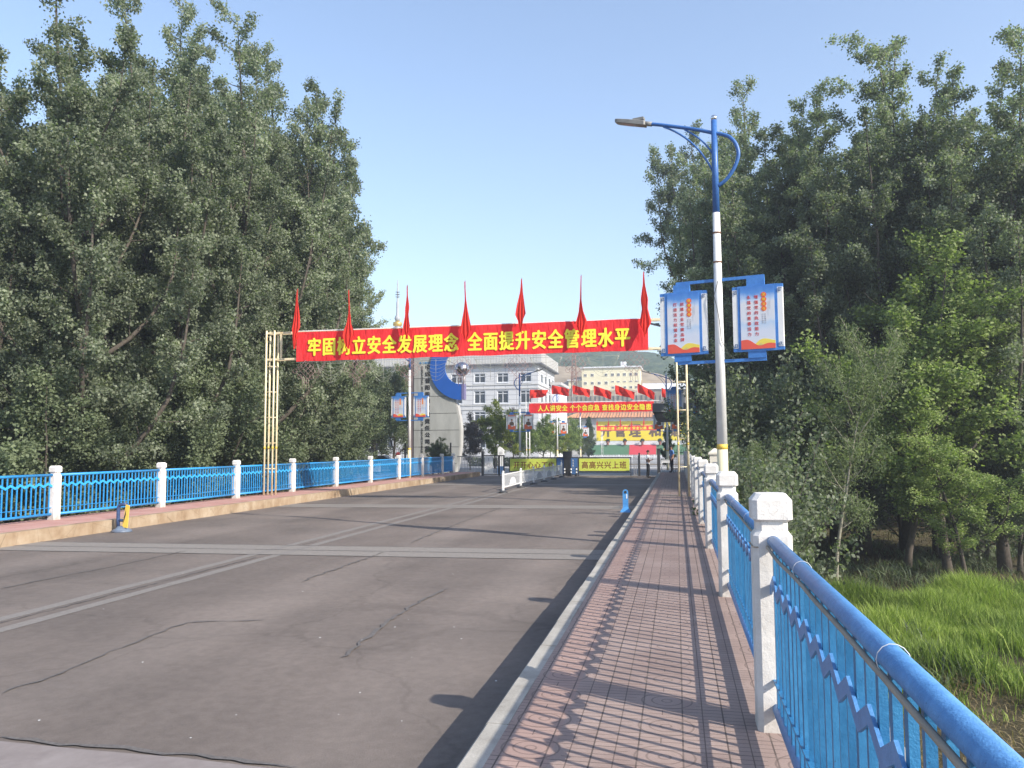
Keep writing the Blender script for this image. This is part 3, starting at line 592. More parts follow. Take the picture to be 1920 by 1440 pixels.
def lamp_at(px, Y, z, rz, mirror, label, kind):
    x = at(px, 838, Y)[0]
    src = {('sky', False): L0}.get((kind, mirror))
    if src is not None: o = copy_tree(src); o.location = (x, Y, z); o.rotation_euler = (0, 0, rz); o['label'] = label; return o
    return lamp((x, Y, z), rz, mirror, label, kind, LW if kind == 'sky' else None)
lamp_at(1291, 46, -.02, -.05, False, 'second street lamp on the right with blue signs behind the thin gantry poles', 'sky')
lamp_at(767.5, 46, LWALK, -.12, True, 'white street lamp with two blue poster signs standing among the left railing posts', 'sky')
LP = lamp_at(1251.5, 72, ROAD, -.05, False, 'street lamp beside the grey canopy, its thin dark arm against the tan slope', 'portrait')
LQ = lamp_at(975, 68, ROAD, -.06, True, 'street lamp before the white office at the left end of the middle banner', 'portrait')
for px, Y, lab in ((1045, 92, 'lamp pole with two small portrait signs at middle distance before roadside trees'), (1088.5, 116, 'farthest lamp pole with two tiny portrait signs among the roadside trees')):
    o = copy_tree(LQ); o.location = (at(px, 838, Y)[0], Y, ROAD); o['label'] = lab
# electrical cabinet behind the right railing
t = thing('pedestal_cabinet', 'beige louvred cabinet with pointed cap beside the near street lamp', 'cabinet', (at(1341, 870, 17.6)[0], 17.6, -.03))
MB().box(-.11, .11, -.11, .11, 0, 1.56).build('body', 'box_beige', t)
MB().box(-.14, .14, -.14, .14, 1.56, 1.60).box(-.13, .13, -.13, .13, 1.60, 1.69, taper=.11).build('cap', 'box_beige', t)
k = MB()
for i in range(6): k.box(-.05, .06, -.118, -.112, 1.10+i*.055, 1.13+i*.055)
k.build('louvre', 'grey_metal', t)
# ---------------------------------------------------------------- banner gantries
def gantry(xl, xr, Y, label, zt=6.42, group='steel banner gantries over the road', zl=LWALK, zr=WALK, dz=0, shade='cream_steel', near=True):
    t = thing('banner_gantry', label, 'gantry', (xl, Y, zl), 0, group)
    for x0, zb, nm in ((xl, zl, 0), (xr, zr, 1)):
        k = MB(); s = .33
        for a in (0, s):
            for b in (0, s*.9): k.tube([(x0+a-xl, b, zb-zl), (x0+a-xl, b, zt-zl)], .036, 10)
        tw = k.build('tower', shade, t)
        r = MB()
        for z in np.arange(zb+1.0, zt-.9, .98):
            for b in (0, s*.9): r.tube([(x0-xl, b, z-zl), (x0+s-xl, b, z-zl)], .018, 6)
            for a in (0, s): r.tube([(x0+a-xl, 0, z-zl), (x0+a-xl, s*.9, z-zl)], .018, 6)
        r.build('rung', shade, tw)
        bnd = MB()
        for a in (0, s):
            for b in (0, s*.9): bnd.tube([(x0+a-xl, b, zb+1.75-zl), (x0+a-xl, b, zb+1.85-zl)], .0375, 10)
        bnd.build('yellow_band', 'yellow_band', tw)
    for z in (zt-.10, zt-1.12):
        for b in (.03, s*.9-.03): MB().box(.02, xr-xl+.30, b-.03, b+.03, z-zl-.035, z-zl+.035).build('beam', shade, t)
    n = 17
    for i in range(n):
        x = .6+(xr-xl-.9)*i/(n-1); MB().box(x-.035, x+.035, .004, .056, zt-1.085-zl, zt-.135-zl).build('upright', shade, t)
    return t
BX0, BX1 = -14.16, -.895
gantry(-15.44, .058, 28.4, 'near cream steel gantry carrying the wide red slogan banner over the road', zt=6.25)
gantry(-15.2, -1.55+.3, 82.0, 'middle gantry with the narrower looking red banner beyond the gate', zl=ROAD, zr=ROAD, shade='white_pole')
gantry(-16.4, -1.6, 180.0, 'farthest white gantry in front of the yellow hall', zl=ROAD, zr=ROAD, shade='white_pole')
def banner(x0, x1, y, z0, z1, slope, label, words, group, size=None):
    t = thing('banner', label, 'banner', (x0, y, z0), 0, group)
    k = MB(); n = 40; up = []; lo = []
    for i in range(n+1):
        x = (x1-x0)*i/n; up.append((x, z1-z0+slope*x+.008*math.sin(i*.9))); lo.append((x, slope*x+.012*math.sin(i*1.3)))
    for i in range(n):
        yo, y1_ = -.03+.012*math.sin(i*1.1), -.03+.012*math.sin((i+1)*1.1)
        a, b, c, d = lo[i], lo[i+1], up[i+1], up[i]
        k.add([(a[0], yo, a[1]), (b[0], y1_, b[1]), (c[0], y1_, c[1]), (d[0], yo, d[1]), (a[0], yo+.008, a[1]), (b[0], y1_+.008, b[1]), (c[0], y1_+.008, c[1]), (d[0], yo+.008, d[1])], [(0, 1, 2, 3), (4, 7, 6, 5), (0, 4, 5, 1), (3, 2, 6, 7)]+([(0, 3, 7, 4)] if i == 0 else [])+([(1, 5, 6, 2)] if i == n-1 else []))
    k.build('cloth', 'banner_red', t)
    MB().box(0, x1-x0, -.012, .0, -.03, -.018).build('hem_batten', 'grey_metal', t); MB().box(0, x1-x0, -.012, .0, z1-z0+slope*(x1-x0)*.5+.012, z1-z0+slope*(x1-x0)*.5+.04).build('top_batten', 'white_metal', t)
    for wd, xa, xb in words:
        text(wd, .5, 'yellow_ink', t, ((xa+xb)/2-x0, -.052, (z1-z0)*.49), bold=.035, fit=(xb-xa, (z1-z0)*.60), depth=.002)
    return t
def bx(px, Y): return at(px, 640, Y)[0]
banner(BX0, BX1, 28.37, 5.01, 6.13, .004, 'wide red banner with large yellow slogan on the near gantry', [('牢固树立安全发展理念', bx(580, 28.4), bx(860, 28.4)), ('全面提升安全管理水平', bx(878, 28.4), bx(1181, 28.4))], 'red slogan banners')
banner(at(992, 760, 82)[0], at(1226, 760, 82)[0], 81.95, 5.20, 6.22, .003, 'middle red banner with smaller yellow slogan beneath a row of waving flags', [('人人讲安全', at(1009, 760, 82)[0], at(1064, 760, 82)[0]), ('个个会应急', at(1069, 760, 82)[0], at(1124, 760, 82)[0]), ('查找身边安全隐患', at(1129, 760, 82)[0], at(1221, 760, 82)[0])], 'red slogan banners')
banner(at(1119, 800, 180)[0], at(1232, 800, 180)[0], 179.9, 5.30, 6.35, .003, 'farthest small red banner hung across the yellow hall front', [('根除三违', at(1126, 800, 180)[0], at(1152, 800, 180)[0]), ('消灭事故', at(1156, 800, 180)[0], at(1182, 800, 180)[0]), ('安全发展', at(1186, 800, 180)[0], at(1212, 800, 180)[0]), ('和谐', at(1216, 800, 180)[0], at(1229, 800, 180)[0])], 'red slogan banners')
# drooping flags on the near gantry
PR = (([0, .32, .5, .75, .88, 1], [0, .05, .30, .8, 1, .12]), ([0, .2, .45, .6, .85, 1], [0, .10, .55, .40, .95, .2]), ([0, .4, .62, .8, 1], [0, .04, .35, 1, .3]), ([0, .25, .5, .7, .8, 1], [0, .22, .70, 1.0, .5, .10]))
def droop(x, y, ztop, zbot, wmax, seed, label, lean=0, group='drooping red flags on the near gantry', sc=1.0):
    r = random.Random(seed); t = thing('flag', label, 'flag', (x, y, ztop), 0, group); H_ = ztop-zbot
    MB().tube([(0, 0, .05*sc), (lean*.2, 0, -1.5*sc)], [.010*sc, .014*sc], 6).build('flagpole', 'rust_brown', t)
    n = 16; m_ = 26; off = r.uniform(-.1, .1); vs = []; ph = r.uniform(0, 6)
    for j in range(m_+1):
        s = j/m_; z = -s*H_
        wd = wmax*(.08+.92*np.interp(s, PR[seed % 4][0], PR[seed % 4][1])); cx = lean*s*.6+off*np.interp(s, [0, .5, 1], [0, .35, 1.4])*wmax
        for i in range(n+1):
            u_ = i/n-.5; zz = z-(.12*H_*s*s*(.5-abs(u_))) + (.10*H_*s*s*abs(u_+.18))
            vs.append((cx+u_*wd+.02*math.sin(7*u_+ph+s*3)*s, -.05-.10*s+.045*s*math.sin(u_*19+ph+s*2.5)+.02*math.sin(s*9+ph), zz))
    fs = [(j*(n+1)+i, j*(n+1)+i+1, (j+1)*(n+1)+i+1, (j+1)*(n+1)+i) for j in range(m_) for i in range(n)]
    MB().add(vs, fs, True).build('cloth', 'flag_red', t); return t
FL = [(560, 543, 650, 18), (656, 545, 650, 26), (765, 537, 630, 15), (873, 529, 637, 22), (979, 524, 622, 20), (1090, 518, 630, 20), (1207, 511, 628, 22)]
for i, (px, a, b, wd) in enumerate(FL):
    p = at(px, a, 28.25); q = at(px, b, 28.1)
    droop(p[0], 28.20, p[2], q[2], wd*.0195, 11+i*3, f'{ORD[i]} drooping red flag from the left on the near gantry', lean=(-.05, .16, .06, .05, -.10, -.06, .02)[i])
for i, px in enumerate((1120, 1141, 1163, 1184, 1207, 1230)):
    p = at(px, 783 if i else 788, 179.8); droop(p[0], 179.7, p[2], at(px, 800, 179.8)[2], .45, 31+i, f'{ORD[i]} tiny drooping flag from the left on the farthest gantry', group='drooping flags on the farthest gantry', sc=1.2)
# waving flags on the middle gantry
def waving(px, py, Y, label, i, wide, droop_):
    p = at(px, py, Y); t = thing('flag', label, 'flag', (p[0], Y, 6.3), 0, 'waving red flags on the middle gantry')
    top = p[2]-6.3; MB().tube([(0, 0, -.2), (0, 0, top+.04)], .02, 6).build('flagpole', 'white_pole', t)
    n, m_ = 22, 12; hh = .072*Y*.155; r = random.Random(i*3+2); ph = r.uniform(0, 6); vs = []
    for j in range(m_+1):
        for k in range(n+1):
            u_, v_ = k/n, j/m_
            z = top-v_*hh*(1-.22*u_)-droop_*u_**1.1+.05*math.sin(u_*7+ph+v_*2)*u_-.14*v_*math.sin(u_*3.1)*0
            vs.append((.02+u_*wide*(1-.05*v_), (.28*math.sin(u_*8.5-v_*3.2+ph)+.10*math.sin(u_*15+v_*5+ph*2))*u_**.6-.06*math.sin(u_*17+v_*4), z))
    MB().add(vs, [(j*(n+1)+k, j*(n+1)+k+1, (j+1)*(n+1)+k+1, (j+1)*(n+1)+k) for j in range(m_) for k in range(n)], True).build('cloth', 'flag_red', t)
for i, (px, py, wd, dr) in enumerate(((993, 731, 1.85, 0.0), (1034, 722, 1.85, .45), (1073, 722, 1.80, .55), (1113, 723, 1.80, .70), (1153, 722, 1.95, .78), (1195, 719, 1.70, .95), (1240, 727, 1.5, .9))):
    waving(px, py, 81.9, f'{ORD[i]} waving red flag from the left above the middle banner', i, wd, dr)
# wire ornaments under the near banner
def knot(px):
    x = bx(px, 28.4); t = thing('knot_ornament', None, 'wire ornament', (x, 28.35, 4.97), 0, 'wire knot ornaments under the near banner')
    k = MB(); s = .105
    for i in range(-2, 3):
        k.tube([(i*s-.21, 0, -.34+i*s), (i*s+.21, 0, -.34+i*s-.42)], .006, 5); k.tube([(i*s+.21, 0, -.34-i*s+.0), (i*s-.21, 0, -.34-i*s-.42)], .006, 5)
    k.v = [(x_*1.0, y_, z_+.22) for x_, y_, z_ in k.v]
    for cx, cz in ((-.44, -.32), (.44, -.32), (-.24, -.14), (.24, -.14), (-.24, -.54), (.24, -.54)):
        k.tube([(cx+.085*math.cos(a), 0, cz+.085*math.sin(a)) for a in np.linspace(0, 2*math.pi, 15)], .006, 5)
    for q in (-.11, -.04, .04, .11): k.tube([(q, 0, -.58), (q*1.25, 0, -1.02)], .006, 5)
    k.tube([(-.13, 0, -.78), (.13, 0, -.78)], .006, 5); k.tube([(0, 0, .02), (0, 0, -.10)], .006, 5)
    k.build('wire_knot', 'pink_wire', t); return t
def garland(px):
    x = bx(px, 28.4); t = thing('swag_ornament', None, 'wire ornament', (x, 28.35, 4.97), 0, 'wire swag ornaments under the near banner')
    k = MB(); W = .58
    for d in (.18, .32, .46, .60, .74): k.tube([(a*W, 0, -.06-d*(1-a*a)) for a in np.linspace(-1, 1, 17)], .0045, 5)
    k.tube([(-W, 0, -.06), (W, 0, -.06)], .006, 5); k.tube([(0, 0, -.02), (0, 0, -.82)], .006, 5)
    for a in (-W, W): k.tube([(a, 0, .02), (a, 0, -.07)], .006, 5)
    k.build('wire_swag', 'cream_wire', t); return t
K0 = knot(575); K0['label'] = 'leftmost pinkish wire knot under the near banner'
for i, px in enumerate((671, 768, 867, 970, 1077, 1188)):
    o = copy_tree(K0); o.location.x = bx(px, 28.4); o['label'] = f'{ORD[i+1]} pinkish wire knot from the left under the near banner'
G0 = garland(622); G0['label'] = 'leftmost cream wire swag under the near banner'
for i, px in enumerate((720, 818, 920, 1024, 1130)):
    o = copy_tree(G0); o.location.x = bx(px, 28.4); o['label'] = f'{ORD[i+1]} cream wire swag from the left under the near banner'
# ---------------------------------------------------------------- bollards and the white centre barrier
t = thing('bollard', 'battered blue pipe bollard with black and yellow plate by the left kerb', 'bollard', tuple(atz(228, 997, ROAD)))
MB().lathe([(.26, 0), (.24, .04), (.14, .09), (.10, .14)], 16).build('base', 'worn_blue', t)
MB().tube([(-.10, 0, .1), (-.11, 0, .30), (-.11, 0, .60), (-.08, 0, .66), (.02, 0, .68), (.12, 0, .68)], .045, 10).tube([(-.1, 0, .28), (.1, 0, .28)], .035, 8).build('pipe', 'dull_blue', t)
pt = MB().add([(.06, -.06, .12), (.20, -.06, .10), (.24, -.06, .66), (.14, -.06, .68), (.06, -.04, .12), (.20, -.04, .10), (.24, -.04, .66), (.14, -.04, .68)], [(0, 1, 2, 3), (4, 7, 6, 5), (0, 4, 5, 1), (1, 5, 6, 2), (2, 6, 7, 3), (3, 7, 4, 0)]).build('plate', 'yellow_band', t)
MB().add([(.085, -.062, .2), (.15, -.062, .42), (.155, -.062, .56), (.10, -.062, .38)], [(0, 1, 2, 3)]).build('black_stripe', 'black_ink', pt)
t = thing('bollard', 'bright blue rounded bollard standing on the road beside the right kerb', 'bollard', (-1.62, 25.9, ROAD))
MB().stack([[(sx_*a, sy_*b, z) for sx_, sy_ in ((-1, -1), (1, -1), (1, 1), (-1, 1))] for a, b, z in ((.16, .19, 0), (.15, .18, .04), (.09, .12, .12), (.085, .07, .14))]).build('foot', 'blue_bollard', t)
pts = [(-.085, .1)]+[(.085*math.cos(a), .62+.085*math.sin(a)) for a in np.linspace(math.pi, 0, 11)]+[(.085, .1)]
bd = MB().plate(pts, -.035, .035).build('body', 'blue_bollard', t)
MB().plate([(.045*math.cos(a), .62+.045*math.sin(a)) for a in np.linspace(0, 6.2, 14)], -.040, -.036).build('black_disc', 'black_ink', bd)
MB().box(.025, .06, -.040, -.036, .42, .56).build('reflector', 'white_metal', bd)
def barrier_post(): 
    t = thing('barrier_post', None, 'barrier post', (0, 0, ROAD), 0, 'posts of the white road barrier')
    MB().box(-.045, .045, -.045, .045, .10, .93).build('shaft', 'white_metal', t); MB().lathe([(.001, .93), (.058, .94), (.05, .98), (.001, 1.0)], 10).build('knob', 'white_metal', t)
    MB().lathe([(.22, 0), (.20, .05), (.10, .10), (.06, .11)], 12).build('rubber_foot', 'dark_metal', t); return t
BP = [(-7.75, 36.0), (-7.86, 40.8), (-7.83, 44.4), (-7.80, 47.9), (-7.76, 51.3), (-7.72, 54.8)]
q0 = barrier_post()
for i, (x, y) in enumerate(BP):
    o = q0 if i == 0 else copy_tree(q0); o.location = (x, y, ROAD); o['label'] = f'{ORD[i]} white post from the near end of the road centre barrier'
for i in range(5):
    (xa, ya), (xb, yb) = BP[i], BP[i+1]; L = math.hypot(xb-xa, yb-ya); t = thing('road_barrier', f'{ORD[i]} white slatted section from the near end of the road centre barrier', 'barrier', (xa, ya, ROAD), math.atan2(yb-ya, xb-xa), 'sections of the white road barrier')
    MB().box(.05, L-.05, -.02, .02, .80, .85).build('top_rail', 'white_metal', t); MB().box(.05, L-.05, -.02, .02, .22, .27).build('bottom_rail', 'white_metal', t)
    k = MB(); n = 22
    for j in range(n): x = .05+(L-.1)*(j+.5)/n; k.box(x-.012, x+.012, -.008, .008, .27, .80)
    k.build('slats', 'white_metal', t)
    if i in (0, 2, 3, 4):
        MB().plate([(L/2+.9*math.cos(a), .30+.34*math.sin(a)) for a in np.linspace(0, math.pi, 13)], -.018, -.012).build('mesh_plate', 'far_white', t)
# ---------------------------------------------------------------- gate row at the far end of the bridge
GY = 57.9
def gx(px, Y=GY): return at(px, 870, Y)[0]
def gz(px, py, Y=GY): return at(px, py, Y)[2]
def bars(x0, x1, z0, z1, n, wd=.016, y=0):
    k = MB()
    for i in range(n): x = x0+(x1-x0)*(i+.5)/n; k.box(x-wd, x+wd, y-wd, y+wd, z0, z1)
    return k
x0, x1 = gx(857), gx(902); t = thing('gate_railing', 'dark grey vertical bar railing closing the left pavement beside the monument', 'railing', (x0, GY, ROAD))
MB().box(0, x1-x0, -.03, .03, 1.38, 1.44).build('rail', 'grey_metal', t); MB().box(0, x1-x0, -.03, .03, .22, .28).build('rail', 'grey_metal', t); bars(.03, x1-x0-.03, .05, 1.38, 15).build('bars', 'grey_metal', t)
x0, x1 = gx(903), gx(946); t = thing('gate', 'dark metal pedestrian gate holding a white panel with an ornate grey emblem', 'gate', (x0, GY, ROAD))
MB().box(0, .16, -.09, .09, 0, 1.75).build('pillar', 'dark_metal', t); MB().box(.16, x1-x0, -.03, .03, 1.42, 1.50).box(.16, x1-x0, -.03, .03, .06, .12).box(x1-x0-.07, x1-x0, -.04, .04, 0, 1.5).box(1.28, 1.36, -.04, .04, 0, 1.5).build('frame', 'dark_metal', t)
bars(.95, x1-x0-.05, .1, 1.42, 6).build('bars', 'dark_metal', t)
pn = MB().box(.24, .86, -.05, -.035, .12, 1.40).build('panel', 'white_matte', t)
k = MB(); cx, cz = .55, .76
k.box(cx-.03, cx+.03, -.056, -.051, cz+.30, cz+.52).box(cx-.02, cx+.02, -.056, -.051, cz-.5, cz-.34)
for a in range(8):
    q = a*math.pi/4; k.tube([(cx+.13*math.cos(q)+.06*math.cos(b), -.054, cz+.13*math.sin(q)*.9+.06*math.sin(b)) for b in np.linspace(0, 6.28, 9)], .008, 4)
for a in (-1, 1): k.plate([(cx+a*.16, cz), (cx+a*.22, cz+.05), (cx+a*.28, cz), (cx+a*.22, cz-.05)], -.056, -.051)
k.build('emblem', 'grey_ink', pn)
t = thing('stone_stele', 'small white stele with carved seal on a dark base behind the gate', 'stele', (gx(939.5, 61), 61, ROAD))
MB().box(-.26, .26, -.1, .1, 0, .62).build('base', 'night_blue', t); MB().plate([(-.24, .62), (.24, .62), (.24, 1.85), (.10, 2.0), (-.10, 2.12), (-.24, 2.02)], -.08, .08).build('slab', 'white_matte', t)
MB().tube([(.12*math.cos(b), -.084, 1.62+.12*math.sin(b)) for b in np.linspace(0, 6.28, 15)], .012, 4).build('seal', 'grey_ink', t); text('富安', .2, 'grey_ink', t, (0, -.086, 1.62), fit=(.13, .12), depth=.003)
for i, (a, b, wd, c, d, lab) in enumerate(((956, 1047, '开开心心工作', 965, 1041, 'left lime green banner barrier across the road with brown characters'), (1085, 1184, '高高兴兴上班', 1092, 1175, 'right lime green banner barrier across the road with brown characters'))):
    x0, x1 = gx(a), gx(b); t = thing('barrier_gate', lab, 'barrier', (x0, GY-.3, ROAD), 0, 'lime banner barriers across the road')
    MB().box(0, x1-x0, -.04, .04, 1.26, 1.34).box(0, x1-x0, -.025, .025, .24, .29).box(0, .06, -.035, .035, .24 if i == 0 else 0, 1.3).box(x1-x0-.06, x1-x0, -.035, .035, 0, 1.3).build('frame', 'dark_metal', t)
    bn = MB().box(.08, x1-x0-.12, -.055, -.047, .33, 1.23).build('banner_cloth', 'lime_banner', t)
    k = MB().plate([(.08, .36)]+[(.10+(x1-x0-.24)*j/87, .285 if j % 2 else .335) for j in range(88)]+[(x1-x0-.12, .36)], -.062, -.057); k.build('fringe', 'black_iron', bn)
    text(wd, .5, 'brown_ink', t, ((gx(c)+gx(d))/2-x0, -.06, .78), bold=.02, fit=(gx(d)-gx(c), .50), depth=.002)
t = thing('barrier_cabinet', 'dark gate barrier machine between two small blue posters', 'barrier machine', (gx(1065), GY-.3, ROAD))
MB().box(-.21, .21, -.20, .20, 0, 1.28).box(-.30, .30, -.24, .22, 1.28, 1.75).build('housing', 'black_iron', t)
for a in (-1, 1):
    x = a*.50; s = MB().box(x-.24, x+.24, -.10, -.07, .12, 1.28).build('poster_board', 'night_blue', t); MB().box(x-.27, x+.27, -.07, -.03, .05, 1.36).build('board_frame', 'dark_metal', s)
    text('安全第一', .1, 'white_ink', s, (x-.08*a, -.104, .85), vertical=True, fit=(.12, .62), depth=.002)
MB().box(-.16, .16, -.252, -.242, 1.50, 1.68).build('screen', 'window_glass', t)
def cone(px, lab, first=[None]):
    if first[0] is None:
        t = thing('warning_post', lab, 'warning post', (0, 0, 0), 0, 'black and white posts by the barrier machine')
        MB().lathe([(.001, 0), (.13, .01), (.12, .05), (.055, .07), (.052, .62), (.001, .66)], 10).build('shaft', 'black_iron', t)
        MB().lathe([(.056, .22), (.056, .32)], 10).lathe([(.056, .42), (.056, .54)], 10).build('reflective_band', 'white_metal', t); first[0] = t
    else: t = copy_tree(first[0])
    t.location = (gx(px), GY-.75, ROAD); t['label'] = lab
for px, w_ in ((1048, 'leftmost'), (1061, 'second'), (1073, 'third'), (1083, 'rightmost')): cone(px, f'{w_} black and white warning post of four in front of the barrier machine')
t = thing('gate_post_frame', 'narrow grey metal frame standing right of the lime banner barriers', 'gate frame', (gx(1187), GY, ROAD))
bars(0, .42, 0, 1.45, 3, .028).build('uprights', 'grey_metal', t); MB().box(.38, .50, -.06, .06, 0, 1.62).build('end_post', 'dark_metal', t); MB().box(0, .4, -.02, .02, .05, .1).build('bottom_rail', 'grey_metal', t)
t = thing('gate_pillar', 'slim dark pillar at the far end of the pavement beside the white table', 'pillar', (gx(1236), 56.3, WALK))
MB().box(-.10, .10, -.1, .1, -.35, 1.52).build('shaft', 'dark_metal', t); MB().box(-.12, .12, -.12, .12, 1.52, 1.57).build('cap', 'dark_metal', t)
t = thing('table', 'small white table with thin legs beside the standing guard', 'table', (gx(1248, 55), 55.2, ROAD+.02+.33))
MB().box(-.30, .30, -.25, .25, .78, .82).box(-.28, .28, -.23, .23, .62, .78).build('table_top', 'white_metal', t)
for a in (-.27, .27):
    for b in (-.22, .22): MB().box(a-.018, a+.018, b-.018, b+.018, -.0, .64).build('leg', 'white_metal', t)
MB().box(-.27, .27, -.23, -.21, .10, .13).build('stretcher', 'white_metal', t)
x0, x1 = gx(1261, 58.5), gx(1300, 58.5); t = thing('gate_railing', 'black bar railing behind the guard at the right end of the gate', 'railing', (x0, 58.5, WALK))
MB().box(0, x1-x0, -.02, .02, 1.25, 1.3).build('rail', 'black_iron', t); MB().box(0, x1-x0, -.02, .02, .1, .15).build('rail', 'black_iron', t); bars(0, x1-x0, -.3, 1.5, 12).build('bars', 'black_iron', t)
# guard booth canopy and building at the right end of the bridge
t = thing('gatehouse', 'dark grey gatehouse with a projecting flat canopy at the end of the right pavement', 'gatehouse', (1.0, 59, ROAD))
cx0 = gx(1226, 59)
MB().box(cx0-1.0, 8.0, -.9, 6.5, 4.50, 5.12).build('canopy', 'canopy_grey', t)
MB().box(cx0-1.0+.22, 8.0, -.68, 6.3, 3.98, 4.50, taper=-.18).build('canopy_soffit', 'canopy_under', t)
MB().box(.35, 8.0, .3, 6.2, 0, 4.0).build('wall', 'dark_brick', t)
for a, b in ((.55, 1.9), (2.2, 4.3)):
    f = MB().box(a, b, .24, .30, .95, 1.02).box(a, b, .24, .30, 2.95, 3.05).box(a, a+.07, .24, .30, 1.02, 2.95).box(b-.07, b, .24, .30, 1.02, 2.95).box((a+b)/2-.03, (a+b)/2+.03, .24, .30, 1.02, 2.95).build('window_frame', 'grey_metal', t)
    MB().box(a+.07, b-.07, .26, .285, 1.02, 2.95).build('pane', 'window_glass', f)
for yy in (0, 2.6): MB().box(-.05, .12, yy, yy+.17, 0, 4.0).build('column', 'white_pole', t)
# dark brick house behind the right trees
hx = at(1385, 800, 50)[0]; t = thing('brick_house', 'shaded dark brick house with sloping eave and window behind the right trees', 'house', (hx, 50, BANK+.3))
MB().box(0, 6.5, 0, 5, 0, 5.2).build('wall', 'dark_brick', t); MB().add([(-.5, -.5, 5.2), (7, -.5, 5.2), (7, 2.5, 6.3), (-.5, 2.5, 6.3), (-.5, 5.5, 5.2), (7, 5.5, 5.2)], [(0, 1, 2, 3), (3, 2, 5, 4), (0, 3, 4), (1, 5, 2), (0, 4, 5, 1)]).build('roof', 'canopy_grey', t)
f = MB().box(1.05, 2.85, -.06, 0, 2.75, 2.83).box(1.05, 2.85, -.06, 0, 4.0, 4.08).box(1.05, 1.13, -.06, 0, 2.83, 4.0).box(2.77, 2.85, -.06, 0, 2.83, 4.0).box(1.62, 1.72, -.06, 0, 2.83, 4.0).build('window_frame', 'facade_rib', t); MB().box(1.13, 2.77, -.04, -.01, 2.83, 4.0).build('pane', 'window_glass', f)
# ---------------------------------------------------------------- monument at the left
MY = 62.0; px_ = .0405
def mz(py, px=820): return at(px, py, MY)[2]
def mx(px): return at(px, 800, MY)[0]
t = thing('monument', 'tall grey metal monument blade with black vertical writing and a blue crescent', 'monument', (mx(776), MY, ROAD))
bx0, bz0 = mx(776), ROAD
prof = [(776, 888), (852, 888), (858, 862), (861.5, 835), (862, 805), (860, 785), (856, 765), (850, 745), (840, 722), (826, 700), (817, 672), (810, 655), (806, 640), (776, 636)]
pl_ = MB().plate([(mx(a)-bx0, mz(b)-bz0) for a, b in prof], 0, .55).build('blade', 'monument_panel', t)
MB().box(mx(765)-bx0, -.01, .05, .6, 0, mz(640)-bz0).build('side_column', 'purple_brown', t)
edge = prof[1:11]; k = MB()
k.strip([(mx(a+2.6)-bx0, mz(b)-bz0) for a, b in edge], [(mx(a)-bx0+.012, mz(b)-bz0) for a, b in edge], .05, .75); k.build('edge_trim', 'facade_rib', t)
k = MB()
for y in (709, 743, 775, 806.5, 838, 869): k.box(.0, np.interp(y, [709, 743, 775, 806, 838, 869], [mx(831)-bx0, mx(849)-bx0, mx(857)-bx0, mx(861)-bx0, mx(861)-bx0, mx(856)-bx0]), -.006, .001, mz(y)-bz0-.018, mz(y)-bz0+.018)
k.build('panel_joint', 'dark_metal', pl_)
ccx, ccy = 868, 690; out = []; inn = []
for a in np.linspace(-60, 100, 34):
    r = math.radians(a); out.append((mx(ccx-61*math.cos(r))-bx0, mz(ccy+61*math.sin(r))-bz0))
for a in np.linspace(-60, 100, 34):
    r = math.radians(a); inn.append((mx(ccx-2-29*math.cos(r)-2)-bx0, mz(ccy+31*math.sin(r))-bz0))
lim = mx(866)-bx0; out = [(min(a, lim), b) for a, b in out]; inn = [(min(a, lim), b) for a, b in inn]
cr = MB().strip(inn, out, -.16, -.012).build('crescent', 'monument_blue', t)
MB().box(lim+.002, lim+.22, -.10, .5, out[-1][1]+.01, inn[-1][1]-.01).build('crescent_end', 'monument_edge', cr)
sp = MB(); n = 24
c_ = (mx(865.5)-bx0, .1, mz(693)-bz0); R_ = .585
sp.stack([[(c_[0]+R_*math.sin(p)*math.cos(q), c_[1]+R_*math.sin(p)*math.sin(q), c_[2]+R_*math.cos(p)) for q in np.linspace(0, 2*math.pi, n+1)[:-1]] for p in np.linspace(.01, math.pi-.01, 14)], True)
ball = sp.build('steel_ball', 'steel_sphere', t)
MB().tube([(c_[0]-1.2, .1, c_[2]+.75), (c_[0]-.2, .1, c_[2]+.25)], .03, 6).build('ball_strut', 'grey_metal', ball); MB().tube([(c_[0]-.2, .1, c_[2]-.5), (c_[0]-.3, .1, c_[2]-1.4)], .04, 6).build('ball_strut', 'grey_metal', ball); MB().tube([(c_[0]-.3, .1, c_[2]-.4), (c_[0]-1.0, .1, c_[2]-.95)], .03, 6).build('ball_strut', 'grey_metal', ball); MB().tube([(c_[0]+.2, .1, c_[2]-.5), (c_[0]+.1, .1, c_[2]-1.3)], .09, 6).build('ball_strut', 'grey_metal', ball)
text('中煤昔阳能源有限责任公司黄', .5, 'black_ink', t, ((mx(797)+mx(806))/2-bx0, -.02, (mz(684)+mz(845))/2-bz0), bold=.04, vertical=True, fit=(mx(805.5)-mx(796.5), mz(684)-mz(845)), depth=.01)
text('CHINACOAL XIYANG ENERGY CO.,LTD. HUANGYANHUI', .3, 'black_ink', t, (mx(791)-bx0, -.02, (mz(686)+mz(848))/2-bz0), rot=(math.pi/2, math.pi/2, 0), bold=.03, fit=(mz(686)-mz(848), .18), depth=.01)
text('中煤集团', .3, 'blue_left', t, (mx(796)-bx0, -.02, mz(680)-bz0), fit=(.85, .17), depth=.01)
